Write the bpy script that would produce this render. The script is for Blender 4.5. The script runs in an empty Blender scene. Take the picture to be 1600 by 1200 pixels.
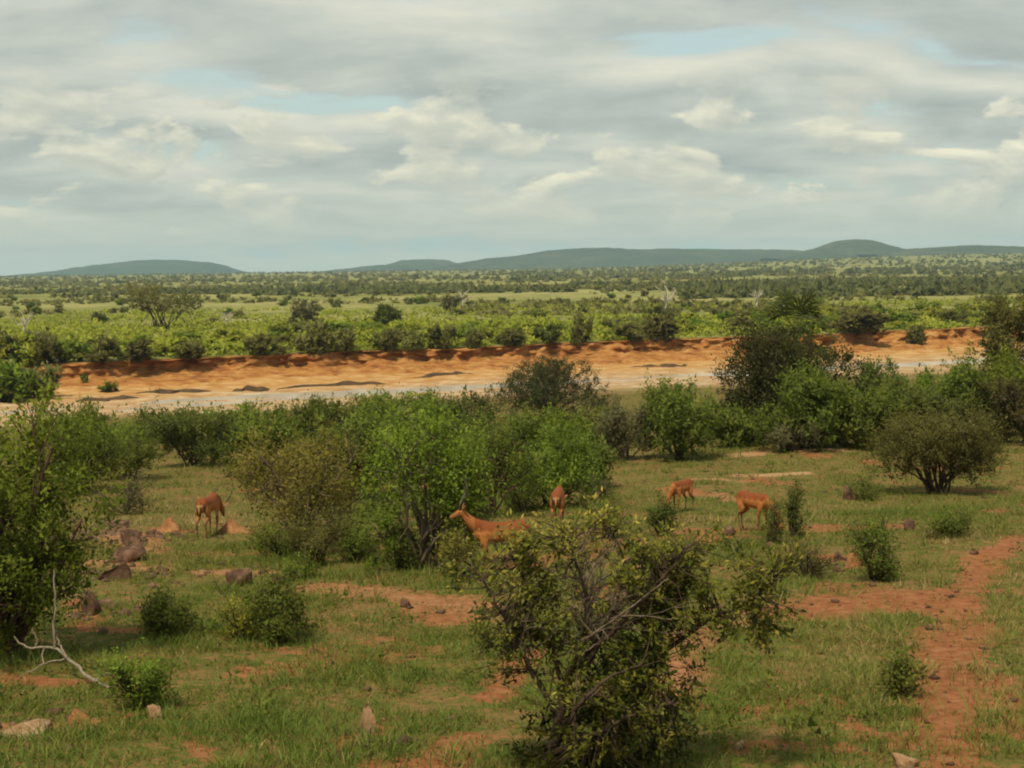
import bpy, math, random
import numpy as np
from mathutils import Matrix, Vector

# ------------------------------------------------------------------ camera, sky, sun, exposure
S = bpy.context.scene
CX = S.collection
R = math.radians
F_PX = 2198.0                       # focal length in pixels of the 1600 px wide picture
CAM = np.array([0.0, 0.0, 14.0])
cam_d = bpy.data.cameras.new('camera')
cam_d.sensor_width = 36.0
cam_d.lens = 36.0 * F_PX / 1600.0
cam_d.clip_start = 0.1
cam_d.clip_end = 40000
cam = bpy.data.objects.new('camera', cam_d)
CX.objects.link(cam)
cam_m = Matrix.Translation(CAM) @ Matrix.Rotation(R(90 - 4.66), 4, 'X') @ Matrix.Rotation(R(-0.79), 4, 'Z')
cam.matrix_world = cam_m
S.camera = cam
ROT = np.array(cam_m.to_3x3())

SUN_EL, SUN_AZ = 60.0, 205.0        # degrees; azimuth clockwise from +Y (the way the camera looks)
sun_dir = np.array([math.sin(R(SUN_AZ)) * math.cos(R(SUN_EL)), math.cos(R(SUN_AZ)) * math.cos(R(SUN_EL)), math.sin(R(SUN_EL))])
sun_l = bpy.data.lights.new('sun', 'SUN')
sun_l.energy = 2.45
sun_l.angle = R(6)
sun_l.color = (1.0, 0.88, 0.62)
sun = bpy.data.objects.new('sun', sun_l)
sun.rotation_euler = Vector(sun_dir).to_track_quat('Z', 'Y').to_euler()
sun.location = (0, 0, 60)
CX.objects.link(sun)

S.view_settings.view_transform = 'Standard'
S.view_settings.look = 'None'
S.view_settings.exposure = 0.90
S.view_settings.gamma = 1.0
S.view_settings.use_curve_mapping = False
S.render.engine = 'CYCLES'
S.cycles.use_denoising = True
S.cycles.max_bounces = 5
S.cycles.diffuse_bounces = 4
S.cycles.glossy_bounces = 2
S.cycles.transmission_bounces = 3
S.cycles.transparent_max_bounces = 4
S.cycles.volume_bounces = 0
S.cycles.filter_width = 2.0


class NT:
    """small helper for node trees"""
    def __init__(self, tree):
        self.t = tree
        tree.nodes.clear()

    def n(self, kind, **kw):
        nd = self.t.nodes.new(kind)
        for k, v in kw.items():
            if k.startswith('in_'):
                nd.inputs[int(k[3:]) if k[3:].isdigit() else k[3:]].default_value = v
            else:
                setattr(nd, k, v)
        return nd

    def l(self, a, b):
        self.t.links.new(a, b)

    def val(self, s, v):
        if hasattr(v, 'is_output') or hasattr(v, 'links'):
            self.l(v, s)
        else:
            s.default_value = v

    def math(self, op, a, b=0.0, c=0.0, clamp=False):
        nd = self.n('ShaderNodeMath', operation=op, use_clamp=clamp)
        self.val(nd.inputs[0], a); self.val(nd.inputs[1], b); self.val(nd.inputs[2], c)
        return nd.outputs[0]

    def mix(self, f, a, b):
        nd = self.n('ShaderNodeMix', data_type='RGBA')
        self.val(nd.inputs[0], f)
        for s, v in ((nd.inputs[6], a), (nd.inputs[7], b)):
            self.val(s, v if hasattr(v, 'links') else (*v, 1.0))
        return nd.outputs[2]

    def noise(self, vec, scale, detail=4.0, rough=0.55, dist=0.0):
        nd = self.n('ShaderNodeTexNoise')
        nd.inputs['Scale'].default_value = scale
        nd.inputs['Detail'].default_value = detail
        nd.inputs['Roughness'].default_value = rough
        nd.inputs['Distortion'].default_value = dist
        if vec is not None:
            self.l(vec, nd.inputs['Vector'])
        return nd.outputs['Fac']

    def ramp(self, f, stops, interp='LINEAR'):
        nd = self.n('ShaderNodeValToRGB')
        nd.color_ramp.interpolation = interp
        e = nd.color_ramp.elements
        while len(e) < len(stops):
            e.new(0.5)
        for el, (p, c) in zip(e, stops):
            el.position = p
            el.color = (*c, 1.0) if len(c) == 3 else c
        self.val(nd.inputs[0], f)
        return nd.outputs[0]

    def maprange(self, f, a, b, c=0.0, d=1.0, smooth=True):
        nd = self.n('ShaderNodeMapRange', interpolation_type='SMOOTHSTEP' if smooth else 'LINEAR')
        self.val(nd.inputs[0], f)
        for i, v in enumerate((a, b, c, d)):
            nd.inputs[i + 1].default_value = v
        return nd.outputs[0]


# world: clear Nishita sky behind a broken deck of flat grey cloud, with cream cumulus low down
W = bpy.data.worlds.new('World')
S.world = W
W.use_nodes = True
w = NT(W.node_tree)
geo = w.n('ShaderNodeTexCoord')
sep = w.n('ShaderNodeSeparateXYZ')
w.l(geo.outputs['Generated'], sep.inputs[0])
dx, dy, dz = sep.outputs
zc = w.math('MAXIMUM', dz, 0.0)
zk = w.math('ADD', zc, 0.21)
cv = w.n('ShaderNodeCombineXYZ')
w.l(w.math('DIVIDE', dx, zk), cv.inputs[0])
w.l(w.math('DIVIDE', dy, zk), cv.inputs[1])


def shifted(vec, off, scl):
    m_ = w.n('ShaderNodeMapping')
    m_.inputs['Location'].default_value = off
    m_.inputs['Scale'].default_value = scl
    w.l(vec, m_.inputs[0])
    return m_.outputs[0]


def cloud_light(vec, off, scl, up, scale, detail, rough, dist):
    """density, and how much thinner the cloud gets upwards (its lit upper edge)"""
    a = w.noise(shifted(vec, off, scl), scale, detail, rough, dist)
    b = w.noise(shifted(vec, tuple(o + u for o, u in zip(off, up)), scl), scale, detail, rough, dist)
    return a, w.math('SUBTRACT', a, b)


deck, lit = cloud_light(cv.outputs[0], (3.1, 8.4, 0), (.95, 1.32, 1), (.03, -.15, 0), 2.15, 8.0, .52, .22)
deck_mask = w.maprange(deck, 0.31, 0.47)
L = w.math('ADD', w.math('MULTIPLY', lit, 2.2), w.math('MULTIPLY', w.math('SUBTRACT', deck, .52), -1.5))
L = w.math('ADD', L, 0.50)
deck_col = w.ramp(L, [(0.08, (0.215, 0.242, 0.225)), (0.38, (0.290, 0.312, 0.280)), (0.62, (0.362, 0.374, 0.325)), (0.98, (0.480, 0.466, 0.378))])
# cumulus low above the horizon, in azimuth / elevation
az = w.math('ARCTAN2', dx, dy)
cv2 = w.n('ShaderNodeCombineXYZ')
w.l(w.math('MULTIPLY', az, 10.0), cv2.inputs[0])
w.l(w.math('MULTIPLY', dz, 24.0), cv2.inputs[1])
cum, lit2 = cloud_light(cv2.outputs[0], (1.7, 0.35, 0), (1, 1, 1), (-.05, .17, 0), 1.15, 8.0, .55, .3)
band = w.math('MULTIPLY', w.maprange(dz, 0.012, 0.045), w.maprange(dz, 0.150, 0.095))
cum_mask = w.math('MULTIPLY', w.maprange(cum, 0.49, 0.55), band)
L2 = w.math('ADD', w.math('MULTIPLY', lit2, 3.2), 0.45)
cum_col = w.ramp(L2, [(0.10, (0.31, 0.322, 0.275)), (0.5, (0.39, 0.388, 0.315)), (0.98, (0.56, 0.525, 0.395))])
sky = w.n('ShaderNodeTexSky')
sky.sky_type = 'NISHITA'
sky.sun_disc = False
sky.sun_elevation = R(SUN_EL)
sky.sun_rotation = R(SUN_AZ)
sky.air_density = 1.2
sky.dust_density = 2.5
bg_sky = w.n('ShaderNodeBackground', in_Strength=0.09)
w.l(sky.outputs[0], bg_sky.inputs[0])
col = w.mix(cum_mask, deck_col, cum_col)
# thin veil towards the horizon
veil = w.maprange(dz, 0.075, 0.0)
col = w.mix(w.math('MULTIPLY', veil, 0.85), col, (0.385, 0.395, 0.315))
mask = w.math('MAXIMUM', w.math('MAXIMUM', deck_mask, cum_mask), w.math('MULTIPLY', veil, 0.9))
mask = w.maprange(mask, 0.0, 1.0, 0.62, 0.97, False)
col = w.mix(w.maprange(w.math('MAXIMUM', deck_mask, cum_mask), 0.0, 0.8), (0.320, 0.390, 0.345), col)
bg_cl = w.n('ShaderNodeBackground', in_Strength=0.90)
w.l(col, bg_cl.inputs[0])
mx = w.n('ShaderNodeMixShader')
w.l(mask, mx.inputs[0]); w.l(bg_sky.outputs[0], mx.inputs[1]); w.l(bg_cl.outputs[0], mx.inputs[2])
wo = w.n('ShaderNodeOutputWorld')
w.l(mx.outputs[0], wo.inputs[0])

# ------------------------------------------------------------------ numpy helpers
rng = np.random.default_rng(7)


def sstep(a, b, x):
    t = np.clip((np.asarray(x, float) - a) / (b - a), 0, 1)
    return t * t * (3 - 2 * t)


def hash2(i, j, seed):
    h = (i.astype(np.int64) * 374761393 + j.astype(np.int64) * 668265263 + seed * 1274126177) & 0xFFFFFFFF
    h = ((h ^ (h >> 13)) * 1274126177) & 0xFFFFFFFF
    h = h ^ (h >> 16)
    return (h & 0xFFFFFF) / float(0xFFFFFF)


def vnoise(x, y, seed=0):
    x = np.asarray(x, float); y = np.asarray(y, float)
    i = np.floor(x); j = np.floor(y)
    fx = x - i; fy = y - j
    fx = fx * fx * (3 - 2 * fx); fy = fy * fy * (3 - 2 * fy)
    a = hash2(i, j, seed); b = hash2(i + 1, j, seed); c = hash2(i, j + 1, seed); d = hash2(i + 1, j + 1, seed)
    return (a * (1 - fx) + b * fx) * (1 - fy) + (c * (1 - fx) + d * fx) * fy


def fbm(x, y, seed=0, oct=4):
    """about -0.5 .. 0.5"""
    s = 0; a = 0.5; t = 0
    for k in range(oct):
        s = s + a * (vnoise(x, y, seed + k * 17) - 0.5); t += a
        x = x * 2.03 + 5.1; y = y * 2.03 + 1.7; a *= 0.5
    return s / t


# ------------------------------------------------------------------ lie of the land
# the river runs obliquely: u is the distance from the camera measured to lines parallel with it
SL = 0.47
PU = np.array([-60, 0, 6, 11.5, 20, 30, 38, 50, 60, 75, 100, 125, 140, 155, 163, 171, 180, 186, 194, 200, 210])
PZ = np.array([11.3, 11.0, 10.5, 10.0, 9.2, 8.4, 7.5, 6.95, 6.4, 5.2, 3.0, 1.2, .62, .30, .02, -.18, .05, .18, .36, .50, .7])


def w_of(u):
    return sstep(60, 130, u)


def u_of(x, y):
    x = np.asarray(x, float); y = np.asarray(y, float)
    lo = np.full(np.broadcast(x, y).shape, -80.0); hi = np.full(lo.shape, 400.0)
    for _ in range(34):
        m = (lo + hi) / 2
        f = m + SL * x * w_of(m) - y
        lo = np.where(f < 0, m, lo); hi = np.where(f < 0, hi, m)
    return (lo + hi) / 2


def prof(u):
    # smooth the piecewise profile a little
    return (np.interp(u - 2.5, PU, PZ) + 2 * np.interp(u, PU, PZ) + np.interp(u + 2.5, PU, PZ)) / 4


def z_near_u(x, u):
    y = u + SL * x * w_of(u)
    z = prof(u)
    k = 1 - sstep(110, 150, u)
    z = z + k * (0.55 * fbm(x / 14, y / 14, 3, 3) + 0.16 * fbm(x / 2.2, y / 2.2, 9, 3) + 0.05 * fbm(x / .5, y / .5, 19, 2))
    z = z + (1 - k) * (0.28 * fbm(x / 16, u / 5, 31, 3) + .08 * fbm(x / 3, u / 1.5, 33, 3) + sstep(186, 193, u) * (.7 * fbm(x / 4.5, u / 3.0, 35, 4) + .25 * fbm(x / 1.2, u / 1.2, 37, 2)))
    return z


def z_near(x, y):
    return z_near_u(np.asarray(x, float), u_of(x, y))


def lip(x):
    return 203.5 + 7 * fbm(x / 26, x * 0 + .3, 41, 2) + 4.5 * fbm(x / 6.0, x * 0 + 2.3, 43, 3)


def z_plain(x, y):
    a = x / np.maximum(y, 50)
    z = 3.05 + .8 * fbm(x / 60, y / 60, 51, 3) * sstep(200, 330, y) + 0.25 * fbm(x / 9, y / 9, 53, 3)
    z = z + 10 * sstep(1200, 4200, y) + 26 * sstep(1300, 4200, y) * sstep(0.02, 0.34, a)
    return z


def z_land(x, y):
    x = np.asarray(x, float); y = np.asarray(y, float)
    u = u_of(x, y)
    return np.where(u < lip(x), z_near_u(x, u), z_plain(x, y))


def ray(px, py):
    d = np.array([(px - 800) / F_PX, (600 - py) / F_PX, -1.0])
    d = ROT @ d
    return d / d[1]                 # y component = 1


def ground_at(px, py, dmax=3000):
    """the point of the land seen at that place of the photograph"""
    d = ray(px, py)
    t = np.geomspace(5, dmax, 1500)
    p = CAM[None] + d[None] * t[:, None]
    h = p[:, 2] - z_land(p[:, 0], p[:, 1])
    k = np.argmax(h < 0)
    if h[k] >= 0:
        k = len(t) - 1
    t0, t1 = t[max(k - 1, 0)], t[k]
    for _ in range(20):
        tm = (t0 + t1) / 2
        q = CAM + d * tm
        if q[2] - float(z_land(q[0], q[1])) < 0:
            t1 = tm
        else:
            t0 = tm
    q = CAM + d * t1
    return np.array([q[0], q[1], float(z_land(q[0], q[1]))])


def plane_at(px, py, dist):
    return CAM + ray(px, py) * dist


# ------------------------------------------------------------------ object helpers
def put(name, data, parent=None, loc=None):
    o = bpy.data.objects.new(name, data)
    CX.objects.link(o)
    if parent is not None:
        o.parent = parent
    if loc is not None:
        o.location = loc
    return o


def tag(o, label, cat, group=None):
    o['label'] = label; o['category'] = cat
    if group:
        o['group'] = group
    return o


def thing(name, label, cat, loc, rz=0.0, group=None):
    o = put(name, None, None, tuple(float(v) for v in loc))
    o.empty_display_size = 0.2
    o.rotation_euler = (0, 0, rz)
    return tag(o, label, cat, group)


def np_mesh(name, v, f, mat=None, smooth=False, face_attr=None, point_attr=None, col_attr=None):
    """mesh from numpy arrays; f is (n,3) or (n,4)"""
    v = np.ascontiguousarray(v, dtype=np.float32); f = np.ascontiguousarray(f, dtype=np.int32)
    me = bpy.data.meshes.new(name)
    n, k = f.shape
    me.vertices.add(len(v)); me.vertices.foreach_set('co', v.ravel())
    me.loops.add(n * k); me.loops.foreach_set('vertex_index', f.ravel())
    me.polygons.add(n); me.polygons.foreach_set('loop_start', np.arange(0, n * k, k, dtype=np.int32))
    me.update(calc_edges=True)
    if smooth:
        me.polygons.foreach_set('use_smooth', np.ones(n, dtype=bool))
    for key, arr in (face_attr or {}).items():
        a = me.attributes.new(key, 'FLOAT', 'FACE'); a.data.foreach_set('value', np.ascontiguousarray(arr, dtype=np.float32))
    for key, arr in (point_attr or {}).items():
        a = me.attributes.new(key, 'FLOAT', 'POINT'); a.data.foreach_set('value', np.ascontiguousarray(arr, dtype=np.float32))
    for key, arr in (col_attr or {}).items():
        a = me.attributes.new(key, 'FLOAT_COLOR', 'POINT')
        c = np.ones((len(v), 4), dtype=np.float32); c[:, :3] = arr
        a.data.foreach_set('color', c.ravel())
    if mat:
        me.materials.append(mat)
    return me


def grid_faces(nr, nc):
    i = np.arange(nr - 1)[:, None] * nc + np.arange(nc - 1)[None]
    i = i.ravel()
    return np.stack([i, i + 1, i + nc + 1, i + nc], 1)


def unit(a):
    return a / np.maximum(np.linalg.norm(a, axis=-1, keepdims=True), 1e-9)


class Tubes:
    """collects tapered tubes into one mesh"""
    def __init__(self, sides=6):
        self.v = []; self.f = []; self.n = 0; self.k = sides

    def add(self, pts, rad, cap=True):
        pts = np.asarray(pts, float); rad = np.asarray(rad, float)
        m = len(pts); k = self.k
        t = np.gradient(pts, axis=0); t = unit(t)
        ref = np.array([0.31, 0.17, 0.93]) if abs(t[0, 2]) < .9 else np.array([1.0, .1, .05])
        a = unit(np.cross(t, ref)); b = np.cross(t, a)
        ang = np.arange(k) * 2 * math.pi / k
        ring = (a[:, None] * np.cos(ang)[None, :, None] + b[:, None] * np.sin(ang)[None, :, None]) * rad[:, None, None] + pts[:, None]
        self.v.append(ring.reshape(-1, 3))
        i = np.arange(m - 1)[:, None] * k; j = np.arange(k)[None]; jn = (j + 1) % k
        q = np.stack([i + j, i + jn, i + k + jn, i + k + j], -1).reshape(-1, 4) + self.n
        self.f.append(q)
        self.n += m * k

    def mesh(self, name, mat):
        return np_mesh(name, np.concatenate(self.v), np.concatenate(self.f), mat, True)


def curve_pts(ctrl, n, r, wob=0.0):
    """smooth path through control points, with wobble"""
    ctrl = np.asarray(ctrl, float)
    t = np.linspace(0, len(ctrl) - 1, n)
    i = np.clip(np.floor(t).astype(int), 0, len(ctrl) - 2); f = (t - i)[:, None]
    p0 = ctrl[np.maximum(i - 1, 0)]; p1 = ctrl[i]; p2 = ctrl[i + 1]; p3 = ctrl[np.minimum(i + 2, len(ctrl) - 1)]
    p = 0.5 * (2 * p1 + (p2 - p0) * f + (2 * p0 - 5 * p1 + 4 * p2 - p3) * f ** 2 + (3 * p1 - p0 - 3 * p2 + p3) * f ** 3)
    if wob:
        p[1:-1] += r.normal(0, wob, (n - 2, 3))
    return p


def leaf_cards(p, ax, ln, wd, r, tri=False):
    """folded pointed leaves: p base, ax direction, lengths, widths -> verts, faces"""
    n = len(p)
    side = unit(np.cross(ax, r.normal(0, .75, (n, 3)) + np.array([0, 0, 1.0])))
    nor = np.cross(side, ax)
    if tri:
        v = np.stack([p + side * (wd * .55)[:, None], p + ax * ln[:, None], p - side * (wd * .55)[:, None]], 1)
        return v.reshape(-1, 3), np.arange(n * 3).reshape(n, 3)
    mid = p + ax * (ln * .45)[:, None]
    v = np.stack([p, mid + side * (wd * .5)[:, None] + nor * (wd * .12)[:, None], p + ax * ln[:, None], mid - side * (wd * .5)[:, None] + nor * (wd * .12)[:, None]], 1)
    return v.reshape(-1, 3), np.arange(n * 4).reshape(n, 4)


def soft_normals(me, nv):
    """a leaf's shading normal leans towards the outside of its clump, as its curled blade does on average"""
    a = me.attributes.new('lean', 'FLOAT_VECTOR', 'POINT')
    a.data.foreach_set('vector', np.ascontiguousarray(nv, dtype=np.float32).ravel())
    return me


# ------------------------------------------------------------------ materials
def mat(name):
    m = bpy.data.materials.new(name)
    m.use_nodes = True
    return m, NT(m.node_tree)


def finish(nt, colour, rough=0.85, spec=0.15, bump=None, bstr=0.3, bdist=0.05, transl=0.0, normal=None):
    b = nt.n('ShaderNodeBsdfPrincipled')
    if normal is not None:
        nt.l(normal, b.inputs['Normal'])
    nt.val(b.inputs['Base Color'], colour if hasattr(colour, 'links') else (*colour, 1))
    nt.val(b.inputs['Roughness'], rough)
    b.inputs['Specular IOR Level'].default_value = spec
    if bump is not None:
        bp = nt.n('ShaderNodeBump')
        bp.inputs['Strength'].default_value = bstr
        bp.inputs['Distance'].default_value = bdist
        nt.l(bump, bp.inputs['Height']); nt.l(bp.outputs[0], b.inputs['Normal'])
    out = nt.n('ShaderNodeOutputMaterial')
    if transl > 0:
        t = nt.n('ShaderNodeBsdfTranslucent')
        nt.val(t.inputs[0], colour if hasattr(colour, 'links') else (*colour, 1))
        mxs = nt.n('ShaderNodeMixShader', in_0=transl)
        nt.l(b.outputs[0], mxs.inputs[1]); nt.l(t.outputs[0], mxs.inputs[2]); nt.l(mxs.outputs[0], out.inputs[0])
    else:
        nt.l(b.outputs[0], out.inputs[0])


def leaf_mat(name, stops, transl=0.38, rough=0.6, lean=True):
    m, t = mat(name)
    a = t.n('ShaderNodeAttribute', attribute_name='tint')
    c = t.ramp(a.outputs['Fac'], stops)
    oi = t.n('ShaderNodeObjectInfo')
    hs = t.n('ShaderNodeHueSaturation')
    t.val(hs.inputs['Hue'], t.maprange(oi.outputs['Random'], 0, 1, .468, .494, False))
    t.val(hs.inputs['Value'], t.maprange(oi.outputs['Random'], 0, 1, 1.0, 1.30, False))
    t.l(c, hs.inputs['Color'])
    nrm = None
    if lean:
        an = t.n('ShaderNodeAttribute', attribute_name='lean')
        vt = t.n('ShaderNodeVectorTransform', vector_type='NORMAL', convert_from='OBJECT', convert_to='WORLD')
        t.l(an.outputs['Vector'], vt.inputs[0])
        ge = t.n('ShaderNodeNewGeometry')
        sc_ = t.n('ShaderNodeVectorMath', operation='SCALE'); t.l(ge.outputs['Normal'], sc_.inputs[0]); sc_.inputs['Scale'].default_value = .55
        ad = t.n('ShaderNodeVectorMath', operation='ADD'); t.l(vt.outputs[0], ad.inputs[0]); t.l(sc_.outputs[0], ad.inputs[1])
        nz = t.n('ShaderNodeVectorMath', operation='NORMALIZE'); t.l(ad.outputs[0], nz.inputs[0])
        nrm = nz.outputs[0]
    finish(t, hs.outputs[0], rough, 0.2, transl=transl, normal=nrm)
    return m


LEAF = {
    'green':  leaf_mat('leaf_green', [(0, (.045, .072, .009)), (.5, (.085, .130, .013)), (1, (.150, .195, .026))]),
    'bright': leaf_mat('leaf_bright', [(0, (.056, .094, .008)), (.5, (.105, .172, .013)), (1, (.180, .245, .028))]),
    'dark':   leaf_mat('leaf_dark', [(0, (.036, .052, .009)), (.5, (.064, .092, .012)), (1, (.110, .140, .022))]),
    'olive':  leaf_mat('leaf_olive', [(0, (.088, .092, .013)), (.5, (.165, .165, .022)), (1, (.265, .245, .045))]),
    'deep':   leaf_mat('leaf_deep_green', [(0, (.022, .028, .006)), (.5, (.038, .047, .009)), (1, (.066, .076, .016))]),
    'brown':  leaf_mat('leaf_brown', [(0, (.042, .040, .009)), (.5, (.070, .066, .014)), (1, (.105, .105, .024))]),
    'grey':   leaf_mat('leaf_grey', [(0, (.070, .072, .028)), (.5, (.115, .118, .045)), (1, (.175, .172, .075))]),
    'lime':   leaf_mat('leaf_lime', [(0, (.120, .165, .014)), (.5, (.205, .255, .021)), (1, (.295, .325, .045))]),
    'thorn':  leaf_mat('leaf_thorn', [(0, (.060, .060, .012)), (.5, (.098, .102, .020)), (1, (.150, .152, .038))]),
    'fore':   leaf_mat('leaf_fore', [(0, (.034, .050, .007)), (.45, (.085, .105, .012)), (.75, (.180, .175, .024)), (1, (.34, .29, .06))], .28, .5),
    'far':    leaf_mat('leaf_far', [(0, (.085, .104, .022)), (.5, (.140, .158, .038)), (1, (.200, .205, .066))]),
    'wood':   leaf_mat('leaf_woodland_cloud_shade', [(0, (.056, .072, .020)), (.5, (.086, .104, .030)), (1, (.130, .142, .046))]),  # woodland leaves, kept dark so the colour also carries the cloud shade
}


def bark_mat(name, a, b, scale=18):
    m, t = mat(name)
    tc = t.n('ShaderNodeTexCoord')
    mpn = t.n('ShaderNodeMapping'); mpn.inputs['Scale'].default_value = (1, 1, .3)
    t.l(tc.outputs['Object'], mpn.inputs[0])
    n = t.noise(mpn.outputs[0], scale, 5, .65, .4)
    finish(t, t.ramp(n, [(.32, a), (.66, b)]), .9, .1, n, .5, .02)
    return m


BARK = {
    'dark': bark_mat('bark_dark', (.026, .018, .014), (.085, .058, .040)),
    'grey': bark_mat('bark_grey', (.070, .052, .040), (.205, .158, .115)),
    'dead': bark_mat('bark_bleached', (.130, .104, .076), (.270, .230, .180)),
    'bleach': bark_mat('bark_silver', (.30, .26, .20), (.56, .52, .44)),
    'mauve': bark_mat('bark_mauve', (.050, .022, .022), (.130, .070, .062)),
}

# ground of the near slope
m_ground, t = mat('red_earth_and_turf')
tc = t.n('ShaderNodeTexCoord'); P = tc.outputs['Object']
bare = t.n('ShaderNodeAttribute', attribute_name='bare').outputs['Fac']
sand = t.n('ShaderNodeAttribute', attribute_name='sand').outputs['Fac']
ora = t.n('ShaderNodeAttribute', attribute_name='ochre').outputs['Fac']
pale = t.n('ShaderNodeAttribute', attribute_name='pale').outputs['Fac']
n1 = t.noise(P, .9, 6, .6, .3); n2 = t.noise(P, 6.0, 6, .65); n3 = t.noise(P, 38.0, 4, .7)
soil = t.ramp(n2, [(.28, (.140, .054, .025)), (.5, (.228, .090, .040)), (.72, (.300, .148, .075))])
soil = t.mix(t.math('MULTIPLY', t.maprange(n3, .52, .70), .5), soil, (.13, .065, .033))
soil = t.mix(pale, soil, t.ramp(n2, [(.3, (.25, .15, .075)), (.7, (.42, .28, .155))]))
turf = t.ramp(n1, [(.30, (.066, .088, .018)), (.46, (.108, .110, .028)), (.64, (.180, .112, .048))])
n4 = t.noise(P, 14.0, 5, .7)
turf = t.mix(t.math('MULTIPLY', t.maprange(n4, .47, .62), .75), turf, (.060, .078, .014))
turf = t.mix(t.math('MULTIPLY', t.maprange(n3, .50, .66), .70), turf, (.045, .045, .014))
turf = t.mix(t.math('MULTIPLY', t.maprange(n2, .48, .60), .80), turf, (.215, .112, .050))
edge = t.math('ADD', bare, t.math('MULTIPLY', t.math('SUBTRACT', n2, .5), 1.5))
edge = t.math('ADD', edge, t.math('MULTIPLY', t.math('SUBTRACT', n3, .5), .45))
g1 = t.mix(t.maprange(edge, .38, .62), turf, soil)
wn = t.noise(P, .35, 5, .6, .6)
sd_p = t.ramp(wn, [(.36, (.30, .185, .092)), (.54, (.37, .26, .155)), (.70, (.46, .40, .32))])
sd_o = t.ramp(wn, [(.34, (.300, .145, .048)), (.50, (.375, .210, .078)), (.64, (.44, .29, .14))])
sd = t.mix(ora, sd_p, sd_o)
sd = t.mix(t.math('MULTIPLY', t.maprange(n2, .50, .68), .55), sd, (.22, .115, .052))
gcol = t.mix(sand, g1, sd)
hsum = t.math('ADD', t.math('MULTIPLY', n2, .6), t.math('MULTIPLY', n3, .4))
finish(t, gcol, .95, .05, hsum, .6, .06)

m_bank, t = mat('ochre_bank_earth')
tc = t.n('ShaderNodeTexCoord'); P = tc.outputs['Object']
mpn = t.n('ShaderNodeMapping'); mpn.inputs['Scale'].default_value = (.8, .8, 3.0)
t.l(P, mpn.inputs[0])
n1 = t.noise(mpn.outputs[0], .55, 6, .62, .5); n2 = t.noise(P, 2.2, 5, .65)
bc = t.ramp(n1, [(.30, (.120, .044, .018)), (.44, (.265, .108, .034)), (.58, (.365, .185, .060)), (.74, (.42, .26, .12))])
bc = t.mix(t.math('MULTIPLY', t.maprange(n2, .50, .68), .6), bc, (.19, .095, .045))
finish(t, bc, .95, .05, n2, .7, .25)

m_plain, t = mat('far_grassland')
tc = t.n('ShaderNodeTexCoord'); P = tc.outputs['Object']
n1 = t.noise(P, .012, 6, .62, .5); n2 = t.noise(P, .11, 5, .65); n3 = t.noise(P, .9, 4, .65)
pc = t.ramp(n1, [(.30, (.115, .130, .034)), (.47, (.185, .185, .058)), (.60, (.265, .245, .100)), (.76, (.320, .280, .140))])
pc = t.mix(t.math('MULTIPLY', t.maprange(n2, .50, .66), .60), pc, (.085, .105, .026))
pc = t.mix(t.math('MULTIPLY', t.maprange(n3, .54, .70), .40), pc, (.070, .085, .022))
finish(t, pc, .95, .05, n3, .6, .4)

m_hill, t = mat('wooded_hillside')
tc = t.n('ShaderNodeTexCoord'); P = tc.outputs['Object']
n1 = t.noise(P, .006, 6, .65, .3); n2 = t.noise(P, .035, 5, .7)
hc = t.ramp(n1, [(.32, (.034, .044, .020)), (.52, (.056, .066, .028)), (.70, (.095, .095, .048))])
hc = t.mix(t.math('MULTIPLY', t.maprange(n2, .5, .66), .55), hc, (.026, .036, .015))
finish(t, hc, .95, .05, n2, .8, 8.0)

m_water, t = mat('shallow_silty_water')
tc = t.n('ShaderNodeTexCoord')
mpn = t.n('ShaderNodeMapping'); mpn.inputs['Scale'].default_value = (.6, 2.0, 1)
t.l(tc.outputs['Object'], mpn.inputs[0])
n1 = t.noise(mpn.outputs[0], 3.0, 3, .5)
finish(t, (.46, .41, .34), .18, .5, n1, .12, .03)

m_rock, t = mat('weathered_red_rock')
tc = t.n('ShaderNodeTexCoord'); P = tc.outputs['Object']
n1 = t.noise(P, 5.0, 6, .65, .3); n2 = t.noise(P, 30, 4, .7)
rc = t.ramp(n1, [(.3, (.045, .026, .020)), (.5, (.105, .056, .038)), (.7, (.220, .130, .085))])
finish(t, rc, .9, .15, n2, .6, .03)
m_rock_pale, t = mat('pale_sandstone')
tc = t.n('ShaderNodeTexCoord'); P = tc.outputs['Object']
n1 = t.noise(P, 6.0, 6, .65, .3); n2 = t.noise(P, 30, 4, .7)
rc = t.ramp(n1, [(.3, (.17, .085, .048)), (.5, (.27, .165, .095)), (.7, (.38, .29, .20))])
finish(t, rc, .9, .15, n2, .6, .03)
m_mound, t = mat('heaped_red_soil')
tc = t.n('ShaderNodeTexCoord'); P = tc.outputs['Object']
n1 = t.noise(P, 5.0, 6, .65, .3); n2 = t.noise(P, 22, 5, .7)
rc = t.ramp(n1, [(.3, (.155, .066, .030)), (.5, (.27, .125, .055)), (.7, (.38, .205, .10))])
finish(t, rc, .95, .08, n2, .7, .04)
m_mud, t = mat('wet_mud')
tc = t.n('ShaderNodeTexCoord'); n1 = t.noise(tc.outputs['Object'], .8, 5, .65, .3)
finish(t, t.ramp(n1, [(.3, (.040, .025, .014)), (.7, (.095, .058, .030))]), .8, .2, n1, .5, .1)

# ------------------------------------------------------------------ bare patches of the near slope
def poly_dist(x, y, pts):
    d = np.full(np.shape(x), 1e9)
    for a, b in zip(pts[:-1], pts[1:]):
        ab = b - a; L = (ab ** 2).sum()
        tt = np.clip(((x - a[0]) * ab[0] + (y - a[1]) * ab[1]) / max(L, 1e-9), 0, 1)
        d = np.minimum(d, np.hypot(x - a[0] - tt * ab[0], y - a[1] - tt * ab[1]))
    return d


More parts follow.
